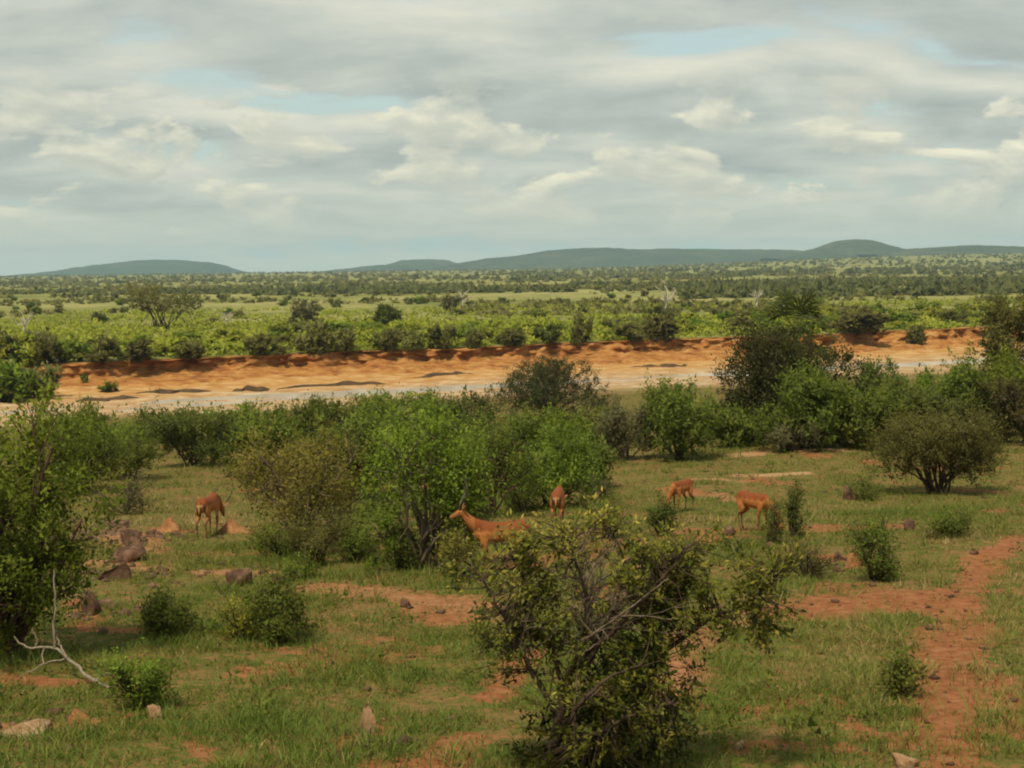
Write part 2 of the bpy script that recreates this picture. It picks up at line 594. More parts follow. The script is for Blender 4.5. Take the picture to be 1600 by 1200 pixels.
PATCH = []                          # (points, half width, strength, pale)
def patch(pix, hw, st=1.0, pl=0.0):
    PATCH.append((np.array([ground_at(*p)[:2] for p in pix]), hw, st, pl))


patch([(1490, 1260), (1475, 1120), (1480, 1040), (1500, 960), (1540, 880), (1590, 840)], .50, 1.12)
patch([(1250, 960), (1330, 940), (1420, 930), (1500, 925)], 1.0, 1.0)
patch([(500, 920), (580, 925), (680, 940), (745, 945)], .75, 1.0, .25)
patch([(650, 955), (700, 965)], .5, .9)
patch([(320, 893), (440, 897)], .35, .9, .5)
patch([(690, 1200), (740, 1150)], .30, .85)
patch([(770, 1090), (830, 1020)], .30, .85)
patch([(600, 1195), (700, 1190)], .22, .7)
patch([(1500, 1190), (1400, 1150)], .5, .8)
patch([(1560, 1060), (1590, 1150)], .3, .7)
patch([(1060, 1100), (1070, 1020), (1100, 985), (1180, 975)], .45, .9, .2)
patch([(1190, 1110), (1300, 1090), (1360, 1150)], .3, .75)
patch([(1150, 1170), (1260, 1165), (1380, 1180)], .22, .8)
patch([(110, 825), (180, 830), (230, 860)], .8, 1.0, .3)
patch([(150, 880), (230, 890)], .7, .9, .4)
patch([(120, 940), (140, 985), (230, 985)], .35, .8)
patch([(-40, 1135), (60, 1140), (130, 1130)], .32, .95, .2)
patch([(150, 1125), (260, 1110)], .18, .8)
patch([(20, 1060), (100, 1070), (180, 1060)], .25, .8)
patch([(400, 1010), (470, 1020)], .16, .8)
patch([(340, 820), (400, 830)], .4, .9, .2)
patch([(240, 825), (290, 830)], .4, .8)
patch([(1160, 742), (1250, 740)], .6, 1.1, 1.0)
patch([(1090, 748), (1140, 750)], .5, .8, .8)
patch([(1150, 712), (1190, 708)], .8, 1.0, .8)
patch([(1270, 703), (1350, 702)], .8, 1.1, .9)
patch([(1110, 845), (1150, 840)], .5, .95)
patch([(1290, 870), (1350, 875)], .4, .9)
patch([(1120, 775), (1150, 785)], .5, .8, .5)
patch([(1480, 765), (1560, 770)], .5, .7)
patch([(1560, 800), (1600, 790)], .5, .8)
patch([(830, 700), (900, 710)], 1.0, .6, .5)
patch([(520, 1170), (590, 1140)], .18, .8)
patch([(280, 1130), (330, 1190)], .2, .6)


def bare_of(x, y):
    b = np.zeros(np.shape(x)); p = np.zeros(np.shape(x))
    wob = .75 * fbm(x / 1.1, y / 1.1, 71, 4) + .45 * fbm(x / .3, y / .3, 73, 2)
    for pts, hw, st, pl in PATCH:
        d = poly_dist(x, y, pts)
        m = st * (1 - sstep(.1, 1.45, d / hw + 1.5 * wob))
        p = np.maximum(p, m * pl)
        b = np.maximum(b, m)
    b = np.maximum(b, .62 * sstep(.10, .26, fbm(x / 2.6, y / 2.6, 77, 4)))
    return np.clip(b, 0, 1.2), p


# ------------------------------------------------------------------ ground sheets
def near_ground():
    us = np.concatenate([np.linspace(-45, 6, 20), np.geomspace(7, 60, 270)[0:], np.linspace(60.5, 135, 70), np.linspace(136, 209, 100)])
    tt = np.linspace(-1, 1, 301)
    tt = np.sign(tt) * (0.42 * np.abs(tt) + 0.58 * np.abs(tt) ** 3)
    hw = np.interp(us, [-45, 6, 60, 135, 209], [40, 14, 64, 105, 170])
    u = np.repeat(us[:, None], len(tt), 1)
    x = tt[None] * hw[:, None]
    y = u + SL * x * w_of(u)
    z = z_near_u(x, u)
    z = np.where(u > lip(x) + .5, np.minimum(z, 1.2), z)
    b, p = bare_of(x, y)
    sandv = sstep(143, 158, u + 14 * fbm(x / 9, y / 5, 81, 4))
    och = sstep(172, 190, u + 10 * fbm(x / 10, y / 5, 83, 3))
    v = np.stack([x, y, z], -1).reshape(-1, 3)
    me = np_mesh('ground', v, grid_faces(len(us), len(tt)), m_ground, True, point_attr={'bare': b.ravel(), 'pale': p.ravel(), 'sand': sandv.ravel(), 'ochre': och.ravel()})
    o = put('ground', me); o['kind'] = 'structure'


def far_plain():
    k = np.concatenate([np.linspace(0, 12, 14), np.linspace(14, 160, 60), np.geomspace(165, 9400, 90)])
    tt = np.linspace(-1, 1, 281)
    s = np.repeat(k[:, None], len(tt), 1)
    hw = 175 + .62 * k
    x = tt[None] * hw[:, None]
    y = lip(x) + SL * x * (1 - sstep(300, 1500, s)) + .4 + s
    z = z_plain(x, y)
    me = np_mesh('grass_plain', np.stack([x, y, z], -1).reshape(-1, 3), grid_faces(len(k), len(tt)), m_plain, True)
    o = put('grass_plain', me); o['kind'] = 'structure'


def river_bank():
    xs = np.arange(-150, 171, .33)
    # rows from the turf lip, over the crumbling edge, down the scarp to the fan of fallen earth
    off0 = np.array([1.6, .5, .0, -.18, -.30, -.36, -.42, -.55, -.8, -1.3, -2.4, -4.2, -6.5, -9.5])
    fr0 = np.array([1.0, 1.0, .985, .92, .80, .66, .54, .44, .36, .28, .20, .12, .05, -.08])
    q = np.linspace(0, 13, 34)
    off = np.interp(q, np.arange(14), off0); fr = np.interp(q, np.arange(14), fr0)
    X = np.repeat(xs[None], len(off), 0)
    steep = .55 + .9 * vnoise(xs / 11, xs * 0 + 7.7, 91)          # some stretches are cut steeper than others
    lp = lip(xs)
    top = z_plain(xs, lp + SL * xs) - .05
    foot = .45 + .35 * fbm(xs / 9, xs * 0, 93, 3)
    gul = np.clip(fbm(xs / 3.1, xs * 0 + 4, 95, 3), -.1, .5)
    U = lp[None] + off[:, None] * (.6 + steep[None] * .6) + (fr[:, None] < .93) * (fr[:, None] > .1) * gul[None] * 3.2
    Z = foot[None] + (top - foot)[None] * np.clip(fr[:, None], 0, 1) - (fr[:, None] < 0) * .7
    rough = (fr[:, None] < .95) * (fr[:, None] > .02)
    U = U + rough * (4.2 * fbm(X / 3.2, Z * .6 + 3, 97, 3) + 1.9 * fbm(X / 1.0, Z * 2.0 + 3, 98, 2))
    Z = Z + rough * (.55 * fbm(X / 1.6, U / 1.6, 99, 3))
    Z = np.minimum(Z, top[None] + .05)
    Y = U + SL * X
    me = np_mesh('river_bank', np.stack([X, Y, Z], -1).reshape(-1, 3), grid_faces(len(off), len(xs))[:, ::-1], m_bank, False)
    o = put('river_bank', me); o['kind'] = 'structure'


def river_water():
    us = np.linspace(150, 188, 30); xs = np.linspace(-140, 160, 120)
    U, X = np.meshgrid(us, xs, indexing='ij')
    me = np_mesh('river_water', np.stack([X, U + SL * X, np.full(X.shape, -.09)], -1).reshape(-1, 3), grid_faces(30, 120), m_water, True)
    o = put('river_water', me); o['kind'] = 'structure'


def hill(profile, dist, depth, seed, rough=1.0):
    """profile: pixels of its skyline; a long mound of real depth standing on the plain"""
    pr = np.array(profile, float)
    pts = np.array([plane_at(px, py, dist) for px, py in pr])
    xs = np.linspace(pts[0, 0], pts[-1, 0], 260)
    H = np.interp(xs, pts[:, 0], pts[:, 2])
    ker = np.array([1, 2, 3, 2, 1.]) / 9
    H = np.convolve(np.pad(H, 2, mode='edge'), ker, 'valid')
    base = z_plain(xs, np.full_like(xs, dist)) - 3
    vs = np.linspace(-1, 1, 31)
    X = np.repeat(xs[None], 31, 0); Vv = np.repeat(vs[:, None], 260, 1)
    shape = np.cos(Vv * math.pi / 2) ** .9
    Y = dist + Vv * depth + 60 * fbm(X / 200, Vv * 3, seed, 2)
    hh = np.maximum(H - base, 0)[None] * (1 + .45 * rough * fbm(X / 160, Y / 160, seed + 5, 4) * (1 - shape))
    Z = base[None] + hh * shape + rough * (11 * fbm(X / 120, Y / 120, seed + 9, 4) + 5 * fbm(X / 28, Y / 28, seed + 12, 3)) * (shape > .05) * np.clip(hh / 20, 0, 1) - (shape < .02) * 4
    me = np_mesh('hill', np.stack([X, Y, Z], -1).reshape(-1, 3), grid_faces(31, 260), m_hill, True)
    o = put('hill', me); o['kind'] = 'structure'


near_ground(); far_plain(); river_bank(); river_water()
hill([(20, 434), (50, 430), (110, 422), (165, 413), (205, 408), (240, 406), (275, 406), (318, 409), (340, 413), (352, 419), (362, 428), (380, 436)], 7400, 700, 201)
hill([(480, 428), (560, 418), (606, 413), (625, 407), (660, 405), (698, 406), (715, 412), (760, 424)], 6900, 600, 211)
hill([(660, 424), (715, 412), (760, 405), (815, 399), (850, 392), (890, 390), (940, 387), (1000, 390), (1040, 388), (1100, 390), (1180, 390), (1240, 392), (1330, 398), (1450, 404)], 6200, 800, 221)
hill([(1200, 404), (1255, 394), (1285, 385), (1305, 378), (1330, 375), (1355, 376), (1380, 383), (1400, 390), (1440, 398)], 5300, 450, 231)
hill([(1340, 398), (1410, 389), (1460, 387), (1520, 384), (1590, 385), (1680, 388), (1800, 392), (2000, 404)], 4900, 500, 241, .8)

# haze: one closed box of thin air round everything
hz = bpy.data.materials.new('haze_air'); hz.use_nodes = True
t = NT(hz.node_tree)
pv = t.n('ShaderNodeVolumePrincipled')
pv.inputs['Color'].default_value = (.52, .80, 1.0, 1)
pv.inputs['Density'].default_value = 8.0e-5
pv.inputs['Anisotropy'].default_value = 0.0
t.l(pv.outputs[0], t.n('ShaderNodeOutputMaterial').inputs['Volume'])
bx = np.array([[a, b, c] for a in (-8200, 8200) for b in (-300, 10600) for c in (-2.5, 190)], float)
bf = np.array([[0, 1, 3, 2], [4, 6, 7, 5], [0, 4, 5, 1], [2, 3, 7, 6], [0, 2, 6, 4], [1, 5, 7, 3]])
o = put('haze', np_mesh('haze', bx, bf, hz)); o['kind'] = 'stuff'

# low mud bars beside the water
def mud_bar(px0, py0, px1, py1, h, wd, seed):
    a = ground_at(px0, py0); b = ground_at(px1, py1)
    n = 60; s = np.linspace(0, 1, n)
    ax = b - a; L = np.linalg.norm(ax[:2]); d = ax[:2] / L; nrm = np.array([-d[1], d[0]])
    c = a[None, :2] + s[:, None] * ax[None, :2] + nrm[None] * (3.4 * fbm(s * 5, s * 0, seed, 3))[:, None]
    vs = np.linspace(-1, 1, 9)
    taper = np.sin(s * math.pi) ** .6 * (.6 + .8 * vnoise(s * 9, s * 0, seed + 3))
    X = c[:, None, 0] + nrm[0] * vs[None] * wd * taper[:, None]; Y = c[:, None, 1] + nrm[1] * vs[None] * wd * taper[:, None]
    Z = z_near(X, Y) - .06 + (h * (1 - vs[None] ** 2) * taper[:, None]) + .08 * fbm(X * 1.5, Y * 1.5, seed + 8, 3)
    o = put('mud_bar', np_mesh('mud_bar', np.stack([X, Y, Z], -1).reshape(-1, 3), grid_faces(n, 9), m_mud, False)); o['kind'] = 'structure'


mud_bar(208, 615, 335, 611, .5, .7, 301)
mud_bar(362, 612, 425, 609, .55, .55, 303)
mud_bar(425, 609, 602, 598, .5, .55, 305)
mud_bar(120, 628, 215, 620, .4, 1.2, 307)
mud_bar(640, 590, 740, 583, .4, .8, 309)
mud_bar(985, 575, 1080, 570, .35, .8, 311)

# ------------------------------------------------------------------ shrubs and trees
def shrub_meshes(seed, Wd, H, D, leaf='green', bark='dark', clear=.12, lobes=7, n_tw=170, per=34, ls=.05, spread=1.0, twig=.35, stems=5, lean=0.0, shape='dome', dead=0, aspect=.46, sparse=0.0, big=True, shoots=.16):
    """foliage and branch meshes in metres with the foot at the origin"""
    r = np.random.default_rng(seed)
    if big:
        lobes = int(lobes * 1.6); n_tw = int(n_tw * 1.25); per = int(per * .95); ls *= 1.24
    L = []
    for i in range(lobes):
        a = r.uniform(0, 2 * math.pi); q = math.sqrt(r.uniform(0, 1))
        if shape == 'dome':
            rad = r.uniform(.20, .42); q *= .74
            hz_ = clear + (1 - clear) * (.14 + .60 * ((i + r.uniform(0, 1)) / lobes)) * (1 - .25 * q)
            vz = r.uniform(.20, .30)
        elif shape == 'vase':
            rad = r.uniform(.19, .36); q = .12 + .62 * q
            hz_ = clear + (1 - clear) * (.11 + .66 * ((i + r.uniform(0, 1)) / lobes))
            vz = r.uniform(.17, .25)
        elif shape == 'umbrella':
            rad = r.uniform(.24, .36); q *= .72
            hz_ = .80 - .16 * q + r.uniform(-.06, .03)
            vz = r.uniform(.10, .16)
        else:                               # column
            rad = r.uniform(.30, .5); q *= .4
            hz_ = clear + (1 - clear) * (i + .6) / (lobes + .4)
            vz = .5 / lobes + .1
        L.append((math.cos(a) * q, math.sin(a) * q, hz_, rad, vz))
    L = np.array(L)
    # stretch the lobes so that together they fill the size asked for
    x0 = (L[:, 0] - L[:, 3]).min(); x1 = (L[:, 0] + L[:, 3]).max()
    y0 = (L[:, 1] - L[:, 3]).min(); y1 = (L[:, 1] + L[:, 3]).max()
    zt = (L[:, 2] + L[:, 4]).max()
    C = np.stack([((L[:, 0] - x0) / (x1 - x0) - .5) * Wd, ((L[:, 1] - y0) / (y1 - y0) - .5) * D, L[:, 2] / zt * H], 1)
    Rr = np.stack([L[:, 3] / (x1 - x0) * Wd, L[:, 3] / (y1 - y0) * D, L[:, 4] / zt * H], 1)
    C[:, 0] += lean * C[:, 2]
    # twigs, thicker set towards each lobe's outside
    wgt = (Rr.prod(1)) ** .7; wgt /= wgt.sum()
    li = r.choice(lobes, n_tw, p=wgt)
    dv = unit(r.normal(0, 1, (n_tw, 3)) + np.array([0, 0, .25])); rr = r.uniform(.12, 1, n_tw) ** .45 * np.where(r.uniform(0, 1, n_tw) < shoots, r.uniform(1.05, 1.45, n_tw), 1)
    tp = C[li] + dv * rr[:, None] * Rr[li] * .92
    tp[:, 2] = np.maximum(tp[:, 2], .06 * H)
    td = unit(dv * .8 + np.array([0, 0, .35]) + r.normal(0, .45, (n_tw, 3)))
    tl = twig * np.exp(r.normal(0, .3, n_tw))
    tint = np.clip(.46 + r.normal(0, .17, n_tw) + r.normal(0, .10, lobes)[li], .03, .97)
    dens = np.clip(r.normal(1, .35 + sparse, n_tw), .12, 2)
    cnt = np.maximum((per * dens).astype(int), 3)
    ti = np.repeat(np.arange(n_tw), cnt); n = len(ti)
    s = r.uniform(-.35, 1, n)
    lp = tp[ti] + td[ti] * (s * tl[ti])[:, None] + r.normal(0, 1, (n, 3)) * (tl[ti] * .20 * spread)[:, None]
    la = unit(td[ti] * .55 + r.normal(0, .75, (n, 3)) + np.array([0, 0, .12]))
    ln = ls * np.exp(r.normal(0, .28, n))
    lp[:, 2] = np.maximum(lp[:, 2], .02)
    tri = ls >= .066
    v, f = leaf_cards(lp, la, ln, ln * aspect * np.exp(r.normal(0, .2, n)), r, tri)
    fol = np_mesh('foliage', v, f, LEAF[leaf], face_attr={'tint': np.clip(tint[ti] + r.normal(0, .11, n), 0, 1)})
    ctr = np.array([C[:, 0].mean(), C[:, 1].mean(), .35 * H])
    nv = unit(unit((lp - C[li[ti]]) / Rr[li[ti]]) * .8 + unit(lp - ctr) * .6 + np.array([0, 0, .35]))
    soft_normals(fol, np.repeat(nv, 3 if tri else 4, 0))
    # stems to the lobes, thinner branches to a share of the twigs
    T = Tubes(4)
    r0 = .014 * H + .010
    st_of = []
    for k in range(lobes):
        b = np.array([r.normal(0, .035 * Wd), r.normal(0, .035 * D), -.05])
        mid = b * .4 + C[k] * np.array([.38, .38, .48]) + r.normal(0, .04 * H, 3)
        pth = curve_pts([b, mid, C[k]], 9, r, .010 * H)
        T.add(pth, np.linspace(r0 * r.uniform(.8, 1.2), r0 * .32, 9))
        st_of.append(pth)
    step = max(1, n_tw // 90)
    for k in range(0, n_tw, step):
        a = st_of[li[k]][r.integers(4, 9)]
        e = tp[k] + td[k] * tl[k] * .8
        T.add(curve_pts([a, (a + e) / 2 + r.normal(0, .03 * H, 3), e], 5, r, .006 * H), np.linspace(r0 * .26, r0 * .06, 5))
    for k in range(dead):
        a = st_of[r.integers(lobes)][r.integers(5, 9)]
        e = a + unit(r.normal(0, 1, 3) * np.array([1, 1, .5]) + np.array([0, 0, .7])) * r.uniform(.2, .42) * H
        T.add(curve_pts([a, (a + e) / 2 + r.normal(0, .03 * H, 3), e], 5, r, .008 * H), np.linspace(r0 * .34, r0 * .07, 5))
    return fol, T.mesh('branches', BARK[bark])


def plant(name, label, cat, box, seed, group=None, depth=.85, parts=('branches', 'foliage'), **kw):
    """a shrub or tree of its own, sized from where its foot stands; box = (x0, x1, top, foot) in the photograph"""
    x0, x1, yt, yb = box
    xc = (x0 + x1) / 2
    g = ground_at(xc, yb)
    d = g[1]
    Wd = (x1 - x0) / F_PX * d
    H = CAM[2] + ray(xc, yt)[2] * d - g[2]
    fol, br = shrub_meshes(seed, Wd * .95, H * .93, Wd * depth, **kw)
    o = thing(name, label, cat, g, 0, group)
    put(parts[0], br, o); put(parts[1], fol, o)
    return o


BELT = 'shrubs in the belt before the river'
plant('bush', 'tall green small-leaved bush with a dark trunk at the left edge of the picture', 'bush', (-200, 206, 590, 1028), 11, None, .8, leaf='bright', bark='mauve', shape='vase', lobes=14, n_tw=760, per=40, ls=.042, twig=.26, clear=.10, stems=6)
plant('bush', 'green bush just behind the tall left-edge bush, in front of the river sand', 'bush', (40, 205, 612, 770), 12, None, .9, leaf='green', lobes=8, n_tw=330, per=34, ls=.055, twig=.3)
plant('bush', 'dark green bush between the left-edge bush and the olive bush', 'bush', (232, 372, 632, 728), 13, None, .9, leaf='dark', lobes=7, n_tw=300, per=36, ls=.07, twig=.36)
plant('shrub', 'low pale green shrub below the dark bush left of the grazing buck', 'shrub', (150, 258, 668, 748), 14, None, .9, leaf='green', lobes=6, n_tw=190, per=30, ls=.06, twig=.3)
plant('bush', 'wide yellowish olive bush with bare grey stems below, right of the grazing buck', 'bush', (345, 592, 646, 864), 15, None, .85, leaf='olive', bark='grey', shape='vase', lobes=11, n_tw=560, per=30, ls=.040, twig=.28, clear=.16, dead=36, sparse=.2)
plant('tree', 'small green tree with a twisted grey trunk beside the olive bush', 'tree', (556, 772, 612, 888), 16, None, .85, parts=('trunk', 'crown'), leaf='bright', bark='grey', shape='vase', lobes=9, n_tw=480, per=40, ls=.046, twig=.32, clear=.10, dead=20)
plant('bush', 'dark green bush showing above and behind the twisted-trunk tree', 'bush', (580, 790, 606, 750), 17, None, .85, leaf='dark', lobes=8, n_tw=420, per=36, ls=.075, twig=.38)
plant('bush', 'green bush with dry reddish twigs low down, behind the long-necked alert buck', 'bush', (680, 850, 646, 810), 18, None, .85, leaf='green', bark='mauve', shape='vase', lobes=8, n_tw=340, per=34, ls=.05, twig=.28, clear=.2, dead=30)
plant('bush', 'bright green rounded bush behind the impala seen end-on', 'bush', (780, 942, 668, 796), 19, None, .85, leaf='bright', lobes=8, n_tw=380, per=38, ls=.055, twig=.3, clear=.06)
plant('bush', 'large dark olive dome-shaped bush standing against the orange river sand', 'bush', (742, 980, 548, 652), 20, None, .9, leaf='deep', lobes=12, n_tw=1150, per=38, ls=.080, twig=.45, clear=.02, shoots=.03)
plant('bush', 'green bush in front of the dark olive dome bush', 'bush', (775, 900, 646, 702), 21, None, .9, leaf='green', lobes=8, n_tw=360, per=34, ls=.085, twig=.4)
plant('bush', 'greyish twiggy bush left of the green bush in mid belt', 'bush', (930, 1024, 626, 718), 22, None, .9, leaf='grey', bark='grey', shape='vase', lobes=7, n_tw=260, per=24, ls=.07, twig=.36, dead=30)
plant('bush', 'tall full green bush between the grey twiggy bush and the dark tree below the palm', 'bush', (996, 1128, 588, 718), 23, None, .9, leaf='green', lobes=8, n_tw=400, per=38, ls=.08, twig=.4, clear=.05)
plant('tree', 'very dark green tree below the palm, before the orange bank', 'tree', (1106, 1342, 500, 690), 24, None, .7, parts=('trunk', 'crown'), leaf='deep', lobes=14, n_tw=1250, per=42, ls=.088, twig=.55, clear=.08)
plant('bush', 'broad bright green bush in front of the dark tree below the palm', 'bush', (1168, 1358, 568, 700), 25, None, .8, leaf='green', lobes=9, n_tw=560, per=40, ls=.085, twig=.42, clear=.05)
plant('shrub', 'low grey-green shrub at the foot of the broad green bush, right of middle', 'shrub', (1194, 1274, 654, 706), 26, None, .9, leaf='grey', lobes=6, n_tw=170, per=28, ls=.06, twig=.3)
plant('bush', 'small dark round bush touching the pale sand, right of the dark tree below the palm', 'bush', (1338, 1402, 553, 660), 27, None, .9, leaf='dark', lobes=6, n_tw=220, per=32, ls=.11, twig=.45)
plant('bush', 'spreading green bush behind the olive many-stemmed bush', 'bush', (1372, 1532, 556, 690), 28, None, .8, leaf='green', lobes=8, n_tw=480, per=38, ls=.09, twig=.42)
plant('bush', 'green bush at the right edge under the dark leaning tree', 'bush', (1462, 1640, 540, 680), 29, None, .8, leaf='bright', lobes=9, n_tw=480, per=38, ls=.095, twig=.45)
plant('bush', 'dark brown-green low bush at the right edge beside the olive many-stemmed bush', 'bush', (1520, 1700, 590, 694), 30, None, .8, leaf='brown', lobes=8, n_tw=420, per=36, ls=.085, twig=.42)
plant('bush', 'olive-topped bush on many dark bare stems in the grass at right', 'bush', (1342, 1590, 632, 772), 31, None, .6, leaf='thorn', bark='dark', shape='vase', lobes=15, n_tw=900, per=36, ls=.050, twig=.3, clear=.30, dead=24, shoots=.08)
plant('tree', 'tall dark tree reaching above the bank at the right edge', 'tree', (1522, 1700, 432, 672), 32, None, .8, parts=('trunk', 'crown'), leaf='thorn', bark='dark', shape='vase', lobes=10, n_tw=420, per=30, ls=.14, twig=.6, clear=.25, dead=10)
# the belt of look-alike shrubs that closes the slope towards the river
belt = [(190, 322, 640, 692, 'green'), (300, 430, 632, 690, 'bright'), (410, 520, 622, 688, 'green'), (480, 610, 618, 684, 'green'), (560, 690, 606, 682, 'bright'),
        (660, 780, 612, 690, 'dark'), (890, 980, 640, 696, 'green'), (60, 190, 640, 700, 'green'), (1330, 1440, 590, 692, 'green'), (1420, 1500, 575, 675, 'bright'), (520, 620, 640, 722, 'green'), (380, 470, 636, 715, 'green'),
        (110, 250, 660, 712, 'bright'), (250, 360, 655, 700, 'green'), (820, 940, 655, 704, 'bright'), (1100, 1190, 640, 700, 'green'), (1400, 1530, 610, 700, 'dark'), (1290, 1390, 615, 700, 'green'), (480, 620, 640, 780, 'green'), (345, 480, 632, 745, 'green'), (850, 960, 690, 760, 'green')]
wd = {'green': 'mid-green', 'bright': 'fresh green', 'dark': 'dark green'}
for i, (a, b, c, e, lf) in enumerate(belt):
    near = ['left, before the sandy flat', 'left, next to the sandy flat', 'above the wide olive bush', 'behind the wide olive bush', 'left of the twisted-trunk tree top', 'between the twisted-trunk tree and the dome bush',
            'between the dome bush and the grey twiggy bush', 'behind the tall left-edge bush', 'right of the broad green bush', 'right of the small dark round bush', 'just above the right half of the olive bush', 'just above the left half of the olive bush',
            'at the foot of the sandy flat, left', 'in front of the dark bush left of the olive one', 'below the dome bush, right side', 'at the left foot of the dark tree below the palm', 'right behind the olive many-stemmed bush', 'left behind the olive many-stemmed bush', 'between olive bush and twisted-trunk tree', 'behind the left half of the olive bush', 'right of the bright rounded bush'][i]
    plant('bush', wd[lf] + ' belt shrub, ' + near, 'bush', (a, b, c, e), 60 + i, BELT, .9, leaf=lf, lobes=7, n_tw=210, per=32, ls=.10, twig=.42, clear=.02)

# small plants in the grass
small = [
    ('sapling', 'thin dark upright sapling right of the grazing impalas', 'sapling', (1222, 1258, 748, 838), 'dark', dict(shape='column', lobes=6, n_tw=80, per=26, ls=.045, twig=.14)),
    ('shrub', 'upright green shrub in front of the olive many-stemmed bush', 'shrub', (1325, 1404, 800, 908), 'green', dict(shape='vase', lobes=7, n_tw=150, per=28, ls=.045, twig=.2)),
    ('shrub', 'dry brown twiggy shrub left of the upright green shrub', 'shrub', (1212, 1306, 838, 902), 'thorn', dict(shape='vase', lobes=7, n_tw=110, per=14, ls=.035, twig=.18, dead=40, bark='dark')),
    ('shrub', 'small dark green shrub beside the farthest grazing impala', 'shrub', (1008, 1062, 778, 838), 'dark', dict(lobes=6, n_tw=120, per=26, ls=.045, twig=.18)),
    ('shrub', 'dark green leafy shrub left of the brown bare earth patch', 'shrub', (392, 486, 902, 1004), 'dark', dict(shape='vase', lobes=7, n_tw=170, per=26, ls=.05, twig=.18)),
    ('shrub', 'round mid-green shrub in the grass below the red rocks', 'shrub', (222, 304, 922, 996), 'green', dict(lobes=6, n_tw=150, per=28, ls=.042, twig=.16)),
    ('shrub', 'bright green low shrub next to the fallen bleached branch', 'shrub', (172, 262, 1022, 1108), 'bright', dict(lobes=6, n_tw=130, per=24, ls=.042, twig=.15)),
    ('shrub', 'yellow-green herb clump between the two leafy shrubs at left', 'shrub', (345, 402, 930, 1000), 'lime', dict(shape='vase', lobes=6, n_tw=80, per=18, ls=.04, twig=.15)),
    ('shrub', 'slim green shrub close on the left of the thin sapling', 'shrub', (1186, 1230, 770, 850), 'green', dict(shape='column', lobes=5, n_tw=70, per=20, ls=.04, twig=.15)),
    ('shrub', 'green shrub under the end-on impala, above the foreground bush', 'shrub', (905, 985, 772, 842), 'bright', dict(lobes=6, n_tw=140, per=24, ls=.045, twig=.18)),
    ('shrub', 'low green shrub at the foot of the wide olive bush', 'shrub', (380, 500, 808, 872), 'green', dict(lobes=7, n_tw=180, per=26, ls=.042, twig=.18)),
    ('shrub', 'low grassy green shrub beside the twisted trunk', 'shrub', (500, 600, 820, 878), 'green', dict(lobes=6, n_tw=150, per=24, ls=.042, twig=.18)),
    ('shrub', 'leafy green shrub at the left foot of the twisted trunk', 'shrub', (596, 660, 815, 892), 'green', dict(lobes=6, n_tw=150, per=28, ls=.045, twig=.18)),
    ('shrub', 'small green shrub at the left edge of the red footpath', 'shrub', (1376, 1428, 1018, 1088), 'dark', dict(shape='vase', lobes=6, n_tw=80, per=20, ls=.045, twig=.16)),
    ('shrub', 'low green shrub at the foot of the olive many-stemmed bush, on its left', 'shrub', (1320, 1380, 742, 782), 'green', dict(lobes=5, n_tw=90, per=22, ls=.05, twig=.18)),
    ('shrub', 'pale grass-like shrub below the left-edge bush crown, right side', 'shrub', (150, 240, 745, 805), 'grey', dict(shape='vase', lobes=6, n_tw=110, per=18, ls=.06, twig=.22)),
    ('shrub', 'wide low green shrub under the left side of the bright rounded bush', 'shrub', (770, 862, 742, 802), 'green', dict(lobes=6, n_tw=150, per=24, ls=.05, twig=.2)),
    ('shrub', 'low dull shrub in front of the olive bush stems', 'shrub', (440, 560, 800, 880), 'thorn', dict(lobes=6, n_tw=160, per=22, ls=.045, twig=.2)),
    ('shrub', 'grey-green tussock shrub right of the end-on impala', 'shrub', (900, 960, 735, 785), 'grey', dict(lobes=5, n_tw=100, per=20, ls=.05, twig=.2)),
    ('shrub', 'olive shrub crowding the right foot of the twisted trunk', 'shrub', (690, 752, 828, 905), 'olive', dict(lobes=6, n_tw=130, per=22, ls=.042, twig=.18)),
    ('shrub', 'low bright shrub right of the dark tilted rock', 'shrub', (440, 500, 870, 905), 'bright', dict(lobes=5, n_tw=80, per=20, ls=.038, twig=.14)),
    ('shrub', 'dark green low shrub near the dark stone right of the sapling', 'shrub', (1440, 1520, 795, 838), 'green', dict(lobes=6, n_tw=110, per=22, ls=.045, twig=.18)),
]
for i, (nm, lb, ct, bxx, lf, kw) in enumerate(small):
    plant(nm, lb, ct, bxx, 100 + i, 'small shrubs in the grass', .85, leaf={'dark': 'green'}.get(lf, lf) if i not in (0, 3) else lf, clear=kw.pop('clear', .02), big=False, **dict(kw, n_tw=int(kw['n_tw'] * 1.15), ls=kw['ls'] * .85, sparse=.35, spread=1.3, lobes=kw['lobes'] + 3))

